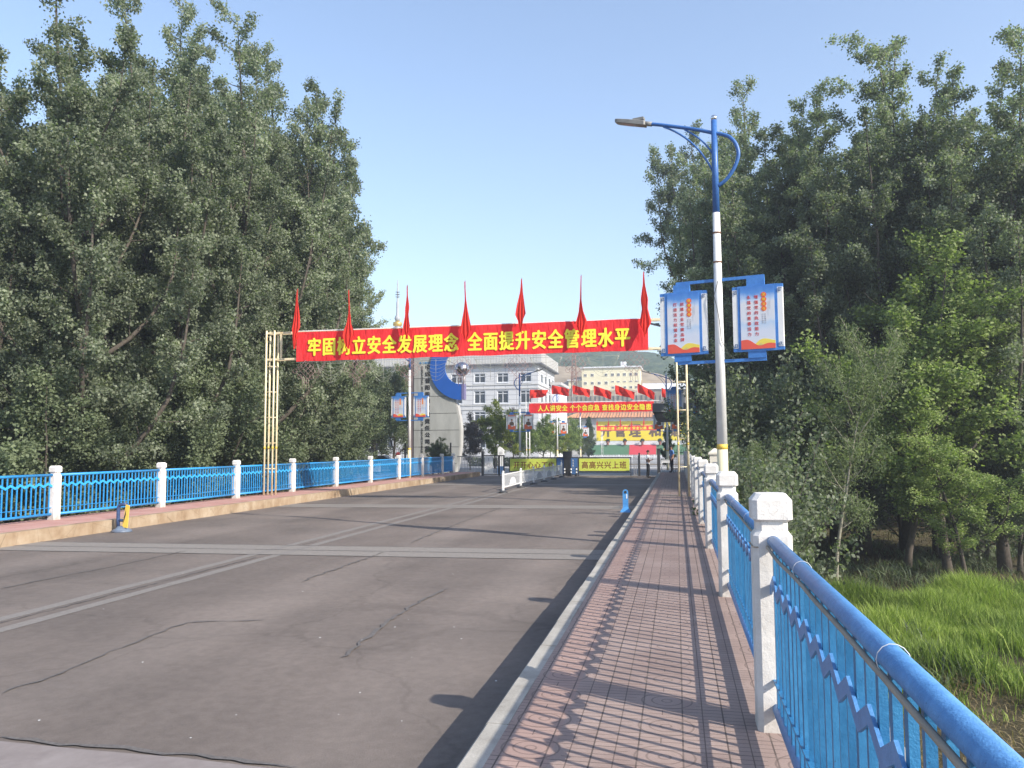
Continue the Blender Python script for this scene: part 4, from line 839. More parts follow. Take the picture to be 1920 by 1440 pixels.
# black iron fence behind the left railing
def iron(px0, px1, Y, lab):
    x0, x1 = at(px0, 850, Y)[0], at(px1, 850, Y)[0]; t = thing('iron_fence', lab, 'fence', (x0, Y, ROAD), 0, 'black iron fences behind the left railing'); L = x1-x0; n = int(L/3)+1
    for i in range(n+1): MB().box(i*L/n-.05, i*L/n+.05, -.05, .05, 0, 2.45).build('post', 'black_iron', t)
    MB().box(0, L, -.02, .02, 1.95, 2.0).box(0, L, -.02, .02, .2, .25).box(0, L, -.02, .02, 1.62, 1.66).build('rail', 'black_iron', t); bars(0, L, .1, 1.95, int(L/.16), .01).build('bars', 'black_iron', t)
    k = MB()
    for i in range(int(L/.32)): k.tube([(.16+i*.32+.11*math.cos(a), 0, 1.80+.11*math.sin(a)) for a in np.linspace(0, 6.28, 8)], .009, 4)
    k.build('scrollwork', 'black_iron', t)
iron(600, 760, 61.0, 'long black iron fence under the dark trees behind the left railing'); iron(812, 845, 60.6, 'short black iron fence in front of the grey monument blade')
# parked car glimpsed behind the fence
def car(x, y, rz, lab):
    t = thing('parked_car', lab, 'car', (x, y, ROAD), rz)
    s = [(-2.2, .45), (-2.2, .85), (-1.95, .98), (-1.35, 1.02), (-.75, 1.42), (.55, 1.45), (1.25, 1.0), (2.0, .88), (2.2, .6), (2.15, .35), (-2.1, .35)]
    MB().stack([[(a, yy*k_, z if z < 1.1 else z) for a, z in s] for yy, k_ in ((-.82, 1), (-.86, 1), (.86, 1), (.82, 1))]).build('body', 'car_paint', t)
    g = [(-1.2, 1.04), (-.72, 1.37), (.5, 1.39), (1.08, 1.04)]; MB().plate(g, -.875, -.862).plate(g, .862, .875).build('side_window', 'window_glass', t)
    for a in (-1.35, 1.35):
        for b in (-.85, .69):
            wl = MB().stack([[(a+r*math.cos(q), b+d, .33+r*math.sin(q)) for q in np.linspace(0, 6.283, 19)[:-1]] for r, d in ((.20, -.02), (.33, 0), (.33, .16), (.2, .18))]).build('wheel', 'tyre', t)
car(at(712, 860, 66)[0], 66, .15, 'white car parked behind the black fence and the left railing')
t = thing('lantern', 'small red round lantern on a short pole behind the left railing', 'lantern', (at(746, 850, 59.8)[0], 59.8, ROAD))
MB().lathe([(.03, 0), (.03, 1.45)], 8).build('pole', 'dark_metal', t); MB().lathe([(.02, 1.42), (.15, 1.48), (.19, 1.58), (.15, 1.68), (.02, 1.74)], 12).build('globe', 'balloon_red', t)
t = thing('noticeboard', 'white noticeboard with rows of faint marks seen through the left railing', 'board', (at(706, 880, 59.0)[0], 59.0, ROAD)); MB().box(-.3, .3, -.02, .02, .25, .9).build('board', 'white_matte', t); MB().box(-.28, -.24, -.0, .04, 0, .3).box(.24, .28, 0, .04, 0, .3).build('legs', 'grey_metal', t)
# ---------------------------------------------------------------- office building
OY = 150.0
def ox(px): return at(px, 740, OY)[0]
def oz(py): return at(950, py, OY)[2]
xl_, xr_ = ox(560), ox(1009)
t = thing('office_building', 'long white tiled office building with rows of dark windows and a ribbed parapet', 'office building', (xl_, OY, ROAD))
Wd, Dp = xr_-xl_, 21.0; zt_ = oz(685)-ROAD; zp = oz(661)-ROAD
rows = ((816, 840), (771, 794), (732, 756), (699, 717)); cols_ = [889+43.2*i for i in range(-8, 3)]
# facade as piers and bands so the window openings are real recesses
k = MB(); zcuts = [0]+[v_ for a, b in rows for v_ in (oz(b)-ROAD, oz(a)-ROAD)]+[zt_]
wx = [(ox(c)-xl_, ox(c+21)-xl_) for c in cols_]
for i in range(0, len(zcuts), 2): k.box(0, Wd, 0, .5, zcuts[i], zcuts[i+1])
for i in range(1, len(zcuts)-1, 2):
    e = 0
    for a, b in wx+[(Wd, Wd)]:
        if a-e > .05: k.box(e, a, 0, .5, zcuts[i], zcuts[i+1])
        e = b
k.box(0, Wd, .5, Dp, 0, zt_); k.build('wall', 'facade_tile', t)
for a, b in ((816, 840), (771, 794), (732, 756), (699, 717)):
    for c, d in wx:
        z0_, z1_ = oz(b)-ROAD, oz(a)-ROAD
        f = MB().box(c, d, .12, .30, z0_, z0_+.14).box(c, d, .12, .30, z1_-.14, z1_).box(c, c+.13, .12, .30, z0_+.14, z1_-.14).box(d-.13, d, .12, .30, z0_+.14, z1_-.14).box((c+d)/2-.06, (c+d)/2+.06, .14, .30, z0_+.14, z1_-.14).box(c+.13, d-.13, .14, .30, z1_-.62, z1_-.52).box(c-.12, d+.12, -.10, .0, z0_-.14, z0_+.02).build('window', 'far_white', t)
        pn = MB().box(c+.13, d-.13, .22, .26, z0_+.14, z1_-.14).build('pane', 'window_glass', f)
        if rnd.random() < .6: MB().box(c+.16, (c+d)/2-.05, .24, .25, z0_+.3, z1_-.7)
k = MB()
for py in (689, 721, 728, 759, 767, 797, 806): k.box(-.1, Wd+.1, -.14, 0, oz(py)-ROAD-.1, oz(py)-ROAD+.06); k.box(Wd, Wd+.14, 0, Dp, oz(py)-ROAD-.1, oz(py)-ROAD+.06)
k.build('string_course', 'facade_rib', t)
MB().box(-.9, Wd+.9, -.9, Dp+.9, zt_, zt_+.28).build('eave', 'eave_dark', t)
k = MB().box(-.75, Wd+.75, -.75, Dp+.75, zt_+.28, zp)
n = int((Wd+1.5)/.55)
for i in range(n): x = -.7+i*.55; k.box(x-.04, x+.04, -.80, -.74, zt_+.28, zp-.12)
for i in range(int(Dp/.55)): y = -.7+i*.55; k.box(Wd+.74, Wd+.80, y-.04, y+.04, zt_+.28, zp-.12)
k.build('ribbed_parapet', 'facade_rib', t)
for i in range(4):
    for a, b in rows:
        z0_, z1_ = oz(b)-ROAD, oz(a)-ROAD; y = 3+i*4.8
        f = MB().box(Wd+.001, Wd+.07, y, y+2.0, z0_, z1_).build('window', 'far_white', t); MB().box(Wd+.06, Wd+.09, y+.15, y+1.85, z0_+.15, z1_-.15).build('pane', 'window_glass', f)
t = thing('annex', 'low white annex with thin cornice against the right side of the office', 'annex', (xr_+.15, OY+14, ROAD))
ax = at(1047, 730, OY+14)[0]-xr_; MB().box(0, ax, 0, 12, 0, at(1040, 722, OY+14)[2]-ROAD).build('wall', 'far_white', t); MB().box(-.0, ax+.5, -.5, 12.5, at(1040, 722, OY+14)[2]-ROAD, at(1040, 717, OY+14)[2]-ROAD).build('cornice', 'facade_rib', t)
t = thing('roof_spire', 'white needle spire with golden rings rising above the near banner', 'spire', (at(745, 650, 158)[0], 158, zp+ROAD))
zb = at(745, 612, 158)[2]-(zp+ROAD); u = .1045
MB().lathe([(1.0, 0), (.7, 1.5), (.55, zb-.3), (.55, zb)], 16).build('shaft', 'far_white', t)
MB().lathe([(.30, zb-.05), (.85, zb+.05), (.95, zb+.4), (1.0, zb+.75), (.55, zb+1.0), (.45, zb+1.1)], 18).build('gold_collar', 'gold', t)
MB().lathe([(.26, zb+1.05), (.55, zb+1.3), (.62, zb+1.7), (.5, zb+2.1), (.30, zb+2.4), (.26, zb+5.2), (.17, zb+5.3), (.13, zb+9.0), (.05, zb+9.8)], 14).build('needle', 'spire_grey', t)
k = MB()
for z, r in ((4.0, .35), (4.5, .3), (6.2, .5), (6.7, .55), (7.2, .5)): k.lathe([(.05, zb+z-.05), (r, zb+z), (.05, zb+z+.05)], 12)
k.build('ring', 'grey_metal', t)
# ---------------------------------------------------------------- hall with yellow front, steps and tiled roof
HY = 215.0
def hx_(px, Y=HY): return at(px, 800, Y)[0]
def hz(py, Y=HY): return at(1180, py, Y)[2]
t = thing('yellow_hall', 'yellow fronted hall with huge brown characters and an orange tiled roof', 'hall', (hx_(1118), HY, ROAD))
b0 = hx_(1118); W_ = hx_(1330)-b0
MB().box(0, W_, 0, 10, 0, hz(834)-ROAD).build('plinth', 'pale_concrete', t)
MB().box(0, W_, .3, 10, hz(834)-ROAD, hz(826)-ROAD).build('white_base', 'far_white', t); MB().box(0, W_, .2, 10, hz(826)-ROAD, hz(789.5)-ROAD).build('yellow_wall', 'hall_yellow', t)
MB().box(0, W_, .25, 10, hz(789.5)-ROAD, hz(783)-ROAD).build('white_band', 'far_white', t)
r = MB(); r.add([(-8.5, -1.2, hz(782.5)-ROAD), (W_+1, -1.2, hz(782.5)-ROAD), (W_+1, 5, hz(771)-ROAD), (-5, 5, hz(771)-ROAD), (-8.5, 11, hz(782.5)-ROAD), (W_+1, 11, hz(782.5)-ROAD)], [(0, 1, 2, 3), (3, 2, 5, 4), (0, 3, 4), (1, 5, 2), (0, 4, 5, 1)])
for i in range(int((W_+9)/.8)): x = -8.2+i*.8; r.tube([(x, -1.25, hz(782.5)-ROAD), (max(x, -5+.001*i), 5, hz(771)-ROAD+.05)], .14, 5)
r.build('tiled_roof', 'roof_tile', t)
MB().box(-6.5, -.02, .2, 9, 0, hz(783.5)-ROAD).build('side_wall', 'facade_rib', t)
for wd, a, b in (('升', 1127, 1145), ('管', 1153, 1172), ('理', 1180, 1201), ('和', 1217, 1238), ('谐', 1256, 1276)):
    text(wd, 1, 'char_brown', t, ((hx_(a)+hx_(b))/2-b0, .18, hz(807.5)-ROAD), bold=.05, fit=(hx_(b)-hx_(a), 3.1), depth=.03)
n = 9
for i, (px0, px1, mt) in enumerate(((1108, 1180, 'step_green'), (1180, 1230, 'step_red'), (1230, 1330, 'step_green'))):
    s = thing('steps', 'broad %s' % ['green steps left of the red ones below the yellow hall', 'red steps in the middle below the yellow hall', 'green steps right of the red ones below the yellow hall'][i], 'steps', (hx_(px0), HY, ROAD), 0, 'coloured steps of the hall'); k = MB(); L = hx_(px1)-hx_(px0); zt2 = hz(834)-ROAD
    for j in range(n): k.box(0, L-.01, -(n-j)*.42, -(n-j-1)*.42-.0, 0, zt2*(j+1)/n)
    k.build('flight', mt, s)
for i, px in enumerate((1139.5, 1171.5, 1204, 1237)):
    s = thing('potted_plant', f'{ORD[i]} brown pot with round plant from the left on top of the hall steps', 'potted plant', (hx_(px), HY-.9, hz(834.5)+.0), 0, 'potted plants on the hall steps')
    MB().lathe([(.30, 0), (.34, .1), (.28, .5), (.5, .95), (.42, .96)], 12).build('pot', 'terracotta', s)
    nn = 120; k = MB()
    for j in range(nn):
        v3 = nrs.normal(size=3); v3 /= np.linalg.norm(v3); c3 = v3*nrs.uniform(.25, .48)+[0, 0, 1.15]; a3 = nrs.normal(size=3)*.14; b3 = nrs.normal(size=3)*.14
        k.add([c3-a3, c3+b3, c3+a3, c3-b3], [(0, 1, 2, 3)])
    k.build('foliage', 'leaf_conifer', s)
for j, (xa, xb) in enumerate(((1106, 1128), (1128, 1160), (1160, 1196), (1196, 1226), (1226, 1262))):
    x0, x1 = at(xa, 855, 148)[0], at(xb, 855, 148)[0]; s = thing('road_guardrail', f'{ORD[j]} section from the left of the white guardrail before the coloured steps', 'guardrail', (x0, 148, ROAD-.3), 0, 'white guardrail sections beyond the gate'); L = x1-x0
    MB().box(0, L-.02, -.03, .03, .55, .65).box(0, L-.02, -.03, .03, .1, .18).box(0, .14, -.07, .07, 0, .95).build('frame', 'white_metal', s); bars(.1, L, .18, .9, int(L/.28), .04).build('bars', 'white_metal', s)
struct('crossroad', MB().box(-80, 60, 66, 147, ROAD-.01, ROAD+.0), 'pale_concrete')
struct('kerb', MB().box(-8.8, 40, 92, 95, ROAD+.001, ROAD+.12), 'light_joint'); struct('road_marking', MB().box(-60, 40, 118, 119.2, ROAD+.001, ROAD+.012), 'white_matte'); struct('road_marking', MB().box(-60, 40, 80, 80.8, ROAD+.001, ROAD+.012), 'white_matte')
# ---------------------------------------------------------------- cream building on the slope, hill
CY = 300.0
def cx_(px, Y=CY): return at(px, 720, Y)[0]
def cz(py, Y=CY, px=1130): return at(px, py, Y)[2]
zb = cz(752); t = thing('hillside_building', 'pale yellow three storey building on the slope behind the middle flags', 'building', (cx_(1065), CY, zb)); c0 = cx_(1065)
A, B, C = cx_(1091)-c0, cx_(1200)-c0, cx_(1145)-c0
MB().box(A, B, 0, 14, 0, cz(690)-zb).box(0, A-.01, 1.5, 12, 0, cz(712)-zb).build('wall', 'cream_wall', t)
MB().box(A-.6, B+.6, -.6, 14.5, cz(690)-zb, cz(687.5)-zb).box(-.4, A-.61, 1.0, 12.5, cz(712)-zb, cz(710)-zb).build('cornice', 'far_white', t)
MB().box(cx_(1163)-c0, cx_(1173)-c0, 4, 7, cz(687.5)-zb, cz(677)-zb).build('roof_house', 'far_white', t)
W3 = [(x, 703, 6) for x in (1098, 1111, 1137, 1149, 1160, 1171.5, 1183, 1193.5)]+[(x, 718, 6) for x in (1098, 1111, 1124, 1137)]+[(x, 716, 3) for x in (1149, 1160, 1171.5, 1183, 1193.5)]+[(x, 727, 5) for x in (1149.5, 1161, 1172, 1183, 1193.5)]+[(1078, 717.5, 6)]+[(1149.5, 735, 5)]
for x, y, h in W3:
    yy = 1.5 if x < 1085 else 0
    f = MB().box(cx_(x-2.8)-c0, cx_(x+2.8)-c0, yy-.10, yy-.01, cz(y+h/2)-zb, cz(y-h/2)-zb).build('window', 'white_ink', t); MB().box(cx_(x-2.1)-c0, cx_(x-.35)-c0, yy-.15, yy-.11, cz(y+h/2-.7)-zb, cz(y-h/2+.7)-zb).box(cx_(x+.35)-c0, cx_(x+2.1)-c0, yy-.15, yy-.11, cz(y+h/2-.7)-zb, cz(y-h/2+.7)-zb).build('pane', 'window_glass', f)
t = thing('lattice_mast', 'rusty lattice mast standing left of the pale yellow building', 'mast', (cx_(1079), 296, cz(757))); k = MB(); Hm = cz(665)-cz(757)
for a in (-1.1, 1.1):
    for b in (-1.1, 1.1): k.tube([(a, b, 0), (a*.5, b*.5, Hm)], .12, 4)
for i in range(12):
    z0_, z1_ = Hm*i/12, Hm*(i+1)/12; w0, w1 = 1.1-.55*i/12, 1.1-.55*(i+1)/12
    k.tube([(-w0, -w0, z0_), (w1, -w1, z1_)], .08, 4); k.tube([(w0, -w0, z0_), (-w1, -w1, z1_)], .08, 4)
k.build('lattice', 'rust_brown', t)
# low white roofed sheds right of it
t = thing('shed', 'long low shed with white roof on the slope right of the pale yellow building', 'shed', (cx_(1206, 285), 285, cz(745, 285)))
L = cx_(1330, 285)-cx_(1206, 285); MB().box(0, L, 0, 6, 0, 2.6).build('wall', 'retaining', t); MB().add([(-.4, -.6, 2.6), (L, -.6, 2.4), (L, 4, 4.6), (-.4, 4, 4.9), (-.4, 7, 2.6), (L, 7, 2.6)], [(0, 1, 2, 3), (3, 2, 5, 4), (0, 3, 4), (0, 4, 5, 1)]).build('roof', 'far_white', t)
k = MB(); RWY = 270.0; x0, x1 = cx_(900, RWY), cx_(1420, RWY); k.box(x0, x1, 0, 4, 0, cz(742, RWY)-ROAD)
for i in range(60): x = x0+i*(x1-x0)/60; k.box(x, x+.35, -.3, 0, 0, cz(742, RWY)-ROAD)
tag(k.build('retaining_wall', 'retaining', None, (0, RWY, ROAD)), 'long tan retaining wall with thin pilasters at the foot of the slope', 'retaining wall')
def surf(name, mat, x0, x1, y0, y1, nx_, ny_, zf, kind='structure'):
    X = np.linspace(x0, x1, nx_); Y = np.linspace(y0, y1, ny_); k = MB()
    k.add([(x, y, zf(x, y)) for y in Y for x in X], [(j*nx_+i, j*nx_+i+1, (j+1)*nx_+i+1, (j+1)*nx_+i) for j in range(ny_-1) for i in range(nx_-1)], True); return struct(name, k, mat, kind)
def slope_z(x, y):
    pxs = 960+0; s = (x-cx_(1040, 335))/(cx_(1300, 335)-cx_(1040, 335)); top = np.interp(s, [-3, -.2, 0, .25, .6, .8, 1, 1.6], [42, 38, 36, 34.5, 34, 30.5, 25, 21])
    b = cz(748, 285); f = min(1, max(0, (y-292)/40)); return b+(top-b)*(f**.8)+.25*math.sin(x*.7+y*.3)
struct('terrace', MB().box(cx_(700, 270), cx_(1500, 270), 272, 294, 0, cz(749, 285)), 'tan_slope')
surf('tan_slope', 'tan_slope', cx_(700, 300), cx_(1500, 300), 291, 345, 90, 24, slope_z)
def fbm(x, y): return .6*math.sin(x*.09+1.3*math.sin(y*.05))+.4*math.sin(x*.21+y*.17+2)+.25*math.sin(x*.47-y*.33)+.18*math.sin(x*.9+y*1.1)
def hill_z(x, y):
    e = 450; ang = x/e; s = (ang-(1040-1267)/1511.)/((1300-1267)/1511.-(1040-1267)/1511.)
    top = np.interp(s, [-4, -2, -.6, 0, .35, .6, .8, .95, 1.2, 1.8, 3], [30, 60, 66, 60, 57, 56, 52.5, 47, 38, 30, 20]); f = min(1, max(0, (y-340)/110)); return 24+(top-24)*(f**.7)+fbm(x, y)*1.4-(max(0, y-455)*.2)
surf('wooded_hill', 'hill_scrub', -420, 320, 338, 520, 260, 64, hill_z)
# far pale blocks behind the trees on either side
def block(name, lab, x, y, wd, dp, h, rowsn, colsn, z=ROAD, sign=False):
    t = thing(name, lab, 'building', (x, y, z)); MB().box(0, wd, 0, dp, 0, h).build('wall', 'far_white', t); MB().box(-.3, wd+.3, -.3, dp+.3, h, h+.4).build('cornice', 'facade_rib', t)
    for r_ in range(rowsn):
        for c_ in range(colsn):
            a = wd*(c_+.3)/colsn; b = h*(r_+.35)/rowsn; f = MB().box(a, a+wd*.4/colsn, -.06, 0, b, b+h*.45/rowsn).build('window', 'grey_metal', t); MB().box(a+.08, a+wd*.4/colsn-.08, -.09, -.062, b+.08, b+h*.45/rowsn-.08).build('pane', 'window_glass', f)
    return t
b_ = block('apartment_block', 'pale block glimpsed through gaps in the left trees', -98, 92, 30, 12, 15, 4, 8)
block('apartment_block', 'pale block glimpsed through gaps low in the right trees', 22, 92, 34, 12, 11, 3, 8)
t = thing('signboard', 'blue and white signboard with red disc glimpsed behind the leftmost hanging ornament', 'signboard', (at(566, 700, 75)[0], 75, ROAD)); MB().box(-.1, .1, -.1, .1, 0, 5).box(2.2, 2.4, -.1, .1, 0, 5).build('legs', 'grey_metal', t)
MB().box(-.6, 2.9, -.14, -.1, 4.6, 9.2).build('panel', 'far_white', t); MB().box(.2, 1.6, -.18, -.145, 5.0, 8.0).build('blue_field', 'blue_left', t); MB().plate([(-.1+.55*math.cos(a), 8.3+.55*math.sin(a)) for a in np.linspace(0, 6.2, 18)], -.22, -.185).build('red_disc', 'balloon_red', t)
# ---------------------------------------------------------------- vegetation
def leaf_mesh(name, C, size, mat, tone, aspect=.72, up=None, seed=0):
    r = np.random.RandomState(seed); n = len(C); C = np.asarray(C, 'f')
    a = r.normal(size=(n, 3)); 
    if up is not None: a = a*(1-up[3])+np.array(up[:3])*up[3]*1.6
    a /= np.linalg.norm(a, axis=1)[:, None]
    b = r.normal(size=(n, 3)); b -= (b*a).sum(1)[:, None]*a; b /= np.linalg.norm(b, axis=1)[:, None]; c = np.cross(a, b)
    s = (size*r.uniform(.6, 1.25, n))[:, None]
    V = np.stack([C-a*s*.5, C+b*s*.5*aspect+c*s*.10-a*s*.05, C+a*s*.5, C-b*s*.5*aspect+c*s*.10-a*s*.05], 1).reshape(-1, 3)
    me = bpy.data.meshes.new(name); me.vertices.add(4*n); me.vertices.foreach_set('co', V.astype('f').ravel())
    me.loops.add(4*n); me.loops.foreach_set('vertex_index', np.arange(4*n, dtype='i')); me.polygons.add(n)
    me.polygons.foreach_set('loop_start', np.arange(0, 4*n, 4, dtype='i')); me.polygons.foreach_set('loop_total', np.full(n, 4, 'i'))
    me.update(calc_edges=True); at_ = me.attributes.new('tone', 'FLOAT', 'POINT'); at_.data.foreach_set('value', np.repeat(np.clip(tone, 0, 1), 4).astype('f'))
    me.materials.append(MATS[mat]); return me
def bez(p0, d0, L, bend, n, r, wob=.05):
    P = [np.array(p0, float)]; d = np.array(d0, float)
    for i in range(n):
        d = d+np.array([0, 0, bend/n])+r.normal(size=3)*wob; d /= np.linalg.norm(d); P.append(P[-1]+d*L/n)
    return np.array(P)
def make_tree(seed, H, cb, R, nl1, nl2, nleaf, lsize, mat, prof, ang=(.75, 1.0), bend=.9, sig=.17, bark='bark', r0=.17, lean=.03, aspect=.72, hang=None, twist=0, top=.97):
    r = np.random.RandomState(seed); k = MB()
    T = bez((0, 0, 0), (r.normal()*lean, r.normal()*lean, 1), H*top, .25, 12, r, lean)
    T *= np.array([1, 1, H*top/T[-1, 2]])
    ts = np.linspace(0, 1, len(T)); k.tube([tuple(p) for p in T], [r0*(1.25 if i == 0 else 1)*(1-.93*t) for i, t in enumerate(ts)], 9)
    def tr(t): return np.array([np.interp(t, ts, T[:, j]) for j in range(3)])
    seg = []; az = r.uniform(0, 6)
    for i in range(nl1):
        u = (i+.5)/nl1; t = cb+(.96-cb)*u; az += 2.4+r.normal()*.3; th = r.uniform(*ang)*(1-.35*u)
        reach = R*np.interp(u, [p[0] for p in prof], [p[1] for p in prof])*r.uniform(.5, 1.35); L = reach*1.25/math.sin(th)*.8
        p0 = tr(t); P = bez(p0, (math.cos(az)*math.sin(th), math.sin(az)*math.sin(th), math.cos(th)), L, bend, 7, r, .07)
        rb = r0*(1-.93*t)*.55; k.tube([tuple(p) for p in P], [max(.006, rb*(1-.85*q)) for q in np.linspace(0, 1, len(P))], 5)
        for j in range(nl2):
            s = .12+.86*(j+r.uniform(.1, .9))/nl2; q = s*(len(P)-1); i0 = min(int(q), len(P)-2); b0 = P[i0]+(P[i0+1]-P[i0])*(q-i0); d = P[i0+1]-P[i0]; d /= np.linalg.norm(d)
            pv = r.normal(size=3); pv -= pv.dot(d)*d; pv /= np.linalg.norm(pv); dd = d*.75+pv*.75+np.array([0, 0, .25]); dd /= np.linalg.norm(dd)
            l2 = (.26*L*(1.25-s)+.5)*r.uniform(.7, 1.25)*min(1.15, R/2); Q = bez(b0, dd, l2, bend*.5, 4, r, .1); seg.append((Q, l2))
            if j % 2 == 0: k.tube([tuple(p) for p in Q], [.010, .009, .007, .006, .003], 3)
        seg.append((P[3:], L*.5))
    seg.append((T[-4:], H*.2))
    tot = sum(x[1] for x in seg); C = []; tone = []
    for Q, l in seg:
        m_ = max(4, int(nleaf*l/tot)); s = r.beta(1.8, 1.0, m_)*(len(Q)-1); i0 = np.minimum(s.astype(int), len(Q)-2); f = (s-i0)[:, None]
        c = Q[i0]*(1-f)+Q[i0+1]*f+r.normal(size=(m_, 3))*sig*(1.15-.55*s/(len(Q)-1))[:, None]
        if hang: c[:, 2] -= r.exponential(hang, m_)
        C.append(c); tone.append(np.clip(r.normal(.45, .16), .1, .9)+r.normal(0, .16, m_))
    C = np.concatenate(C); tone = np.concatenate(tone)
    tm = k; cm = leaf_mesh('crown', C, lsize, mat, tone, aspect, (0, 0, -1, .45) if hang else None, seed)
    return (tm, cm, bark, H)
def make_multi(seed, H, R, nlead, nleaf, lsize, mat, sig=.13, bark='bark', r0=.2, lo=.10, hi=.55, tw=1.5, aspect=.72, gap=.62, bare=.05, fl=(.45, .8)):
    """a trunk and several rising leaders; each leader carries side shoots with leafy twigs"""
    r = np.random.RandomState(seed); k = MB(); axes = []
    T = bez((0, 0, 0), (r.normal()*.03, r.normal()*.03, 1), H*.98, .2, 14, r, .035); T *= np.array([1, 1, H*.98/T[-1, 2]])
    k.tube([tuple(p) for p in T], [r0*(1.3 if i == 0 else 1)*(1-.95*i/14) for i in range(15)], 9); axes.append((T, H, .16, 1.25)); az = r.uniform(0, 6)
    for i in range(nlead):
        t = lo+(hi-lo)*(i+r.uniform(.1, .9))/nlead; az += 2.4+r.normal()*.35; z0 = t*H; p0 = np.array([np.interp(z0, T[:, 2], T[:, j]) for j in range(3)])
        Lr = (H-z0)*r.uniform(*fl); reach = R*r.uniform(.55, 1.15)*(1-.45*t); th = r.uniform(.75, 1.15)
        P = [p0]; d = np.array([math.cos(az)*math.sin(th), math.sin(az)*math.sin(th), math.cos(th)]); n = 9
        for j in range(n):
            out = math.hypot(P[-1][0]-p0[0], P[-1][1]-p0[1])/max(reach, .1); d = d+np.array([0, 0, .10+.65*max(0, out-.25)])+r.normal(size=3)*.07; d /= np.linalg.norm(d); P.append(P[-1]+d*Lr/n)
        P = np.array(P); rr = r0*(1-.9*t)*.62; k.tube([tuple(p) for p in P], [max(.012, rr*(1-.9*q)) for q in np.linspace(0, 1, n+1)], 6); axes.append((P, Lr, .12, 1.0))
    seg = []
    for P, L, s0, ln in axes:
        n1 = max(4, int(L/gap)); a0 = r.uniform(0, 6); m_ = len(P)-1
        for i in range(n1):
            s = s0+(1-s0)*(i+r.uniform(0, 1))/n1; q = min(s, .999)*m_; i0 = int(q); b0 = P[i0]+(P[i0+1]-P[i0])*(q-i0); d = P[i0+1]-P[i0]; d /= np.linalg.norm(d); a0 += 2.4+r.normal()*.4
            e1 = np.cross(d, [0.3, .2, .1]); e1 /= np.linalg.norm(e1); e2 = np.cross(d, e1); pv = e1*math.cos(a0)+e2*math.sin(a0)
            l1 = ln*tw*r.uniform(.45, 1.35)*(1.12-.72*s)+.30; dd = d*r.uniform(.3, .75)+pv; dd /= np.linalg.norm(dd); Q = bez(b0, dd, l1, .45, 4, r, .12)
            if r.rand() < .75: k.tube([tuple(p) for p in Q], [.022, .017, .012, .008, .004], 4)
            if r.rand() < bare: continue
            seg.append((Q, l1*.9))
            for j in range(3):
                u_ = r.uniform(.25, .95)*4; j0 = min(int(u_), 3); c0 = Q[j0]+(Q[j0+1]-Q[j0])*(u_-j0); dv = dd*.6+r.normal(size=3)*.6+np.array([0, 0, .2]); dv /= np.linalg.norm(dv); l2 = l1*r.uniform(.3, .55); seg.append((bez(c0, dv, l2, .2, 3, r, .1), l2))
        seg.append((P[-3:], 1.1))
    tot = sum(x[1] for x in seg); C = []; tone = []
    for Q, l in seg:
        m_ = max(3, int(nleaf*l/tot)); s = r.beta(1.5, 1.0, m_)*(len(Q)-1); i0 = np.minimum(s.astype(int), len(Q)-2); f = (s-i0)[:, None]
        C.append(Q[i0]*(1-f)+Q[i0+1]*f+r.normal(size=(m_, 3))*sig*(1.1-.4*s/(len(Q)-1))[:, None]); tone.append(np.clip(r.normal(.45, .24), .0, 1)+r.normal(0, .12, m_))
    return (k, leaf_mesh('crown', np.concatenate(C), lsize, mat, np.concatenate(tone), aspect, None, seed), bark, H)
def mproto(key, *a, **kw): PROTO[key] = [make_multi(*a, **kw), None]
PROF_P = [(0, .75), (.25, 1.0), (.5, .85), (.8, .5), (1, .16)]
PROF_B = [(0, .8), (.3, 1.05), (.6, 1.0), (.85, .7), (1, .35)]
PROTO = {}
def proto(key, *a, **kw): PROTO[key] = [make_tree(*a, **kw), None]
mproto('P1', 1, 20, 3.0, 15, 125000, .105, 'leaf_poplar', tw=1.45, fl=(.5, .8), gap=.55, bare=.03, hi=.62)
mproto('P2', 2, 20, 2.5, 13, 105000, .105, 'leaf_poplar', lo=.08, hi=.66, tw=1.35, fl=(.5, .82), gap=.55, bare=.03)
mproto('P3', 3, 20, 3.6, 17, 145000, .11, 'leaf_poplar', lo=.06, hi=.66, tw=1.55, fl=(.5, .8), gap=.55, bare=.03)
mproto('P4', 14, 20, 2.9, 14, 115000, .11, 'leaf_poplar', lo=.10, hi=.64, tw=1.4, fl=(.5, .85), gap=.55, bare=.03)
mproto('P5', 21, 20, 3.0, 9, 80000, .11, 'leaf_poplar', lo=.34, hi=.7, tw=1.5, fl=(.6, .95), gap=.55, bare=.03)
mproto('B1', 4, 9, 3.2, 12, 52000, .12, 'leaf_dark', sig=.17, r0=.13, lo=.08, hi=.6, tw=1.5, gap=.5, fl=(.45, .85))
mproto('Y1', 5, 12, 2.9, 8, 20000, .12, 'leaf_bright', sig=.16, r0=.11, lo=.2, hi=.7, tw=1.3, gap=.6, fl=(.3, .6))
proto('W1', 6, 8.5, .24, 1.3, 20, 7, 15000, .115, 'leaf_willow', [(0, .55), (.3, .8), (.6, .75), (.85, 1.0), (1, .6)], ang=(.6, 1.0), bend=.2, sig=.13, bark='bark_pale', r0=.06, lean=.06, aspect=.2, hang=.16)
proto('S1', 7, 3.0, .05, 1.7, 22, 9, 22000, .10, 'leaf_poplar', PROF_B, ang=(.8, 1.3), bend=.5, sig=.18, r0=.05)
proto('S2', 8, 3.0, .05, 1.3, 16, 8, 5000, .10, 'leaf_poplar', PROF_B, ang=(.6, 1.1), bend=.4, sig=.12, r0=.04)
mproto('O1', 9, 7, 2.1, 9, 16000, .15, 'leaf_yellow', sig=.16, r0=.08, lo=.15, hi=.6, tw=1.1, gap=.5)
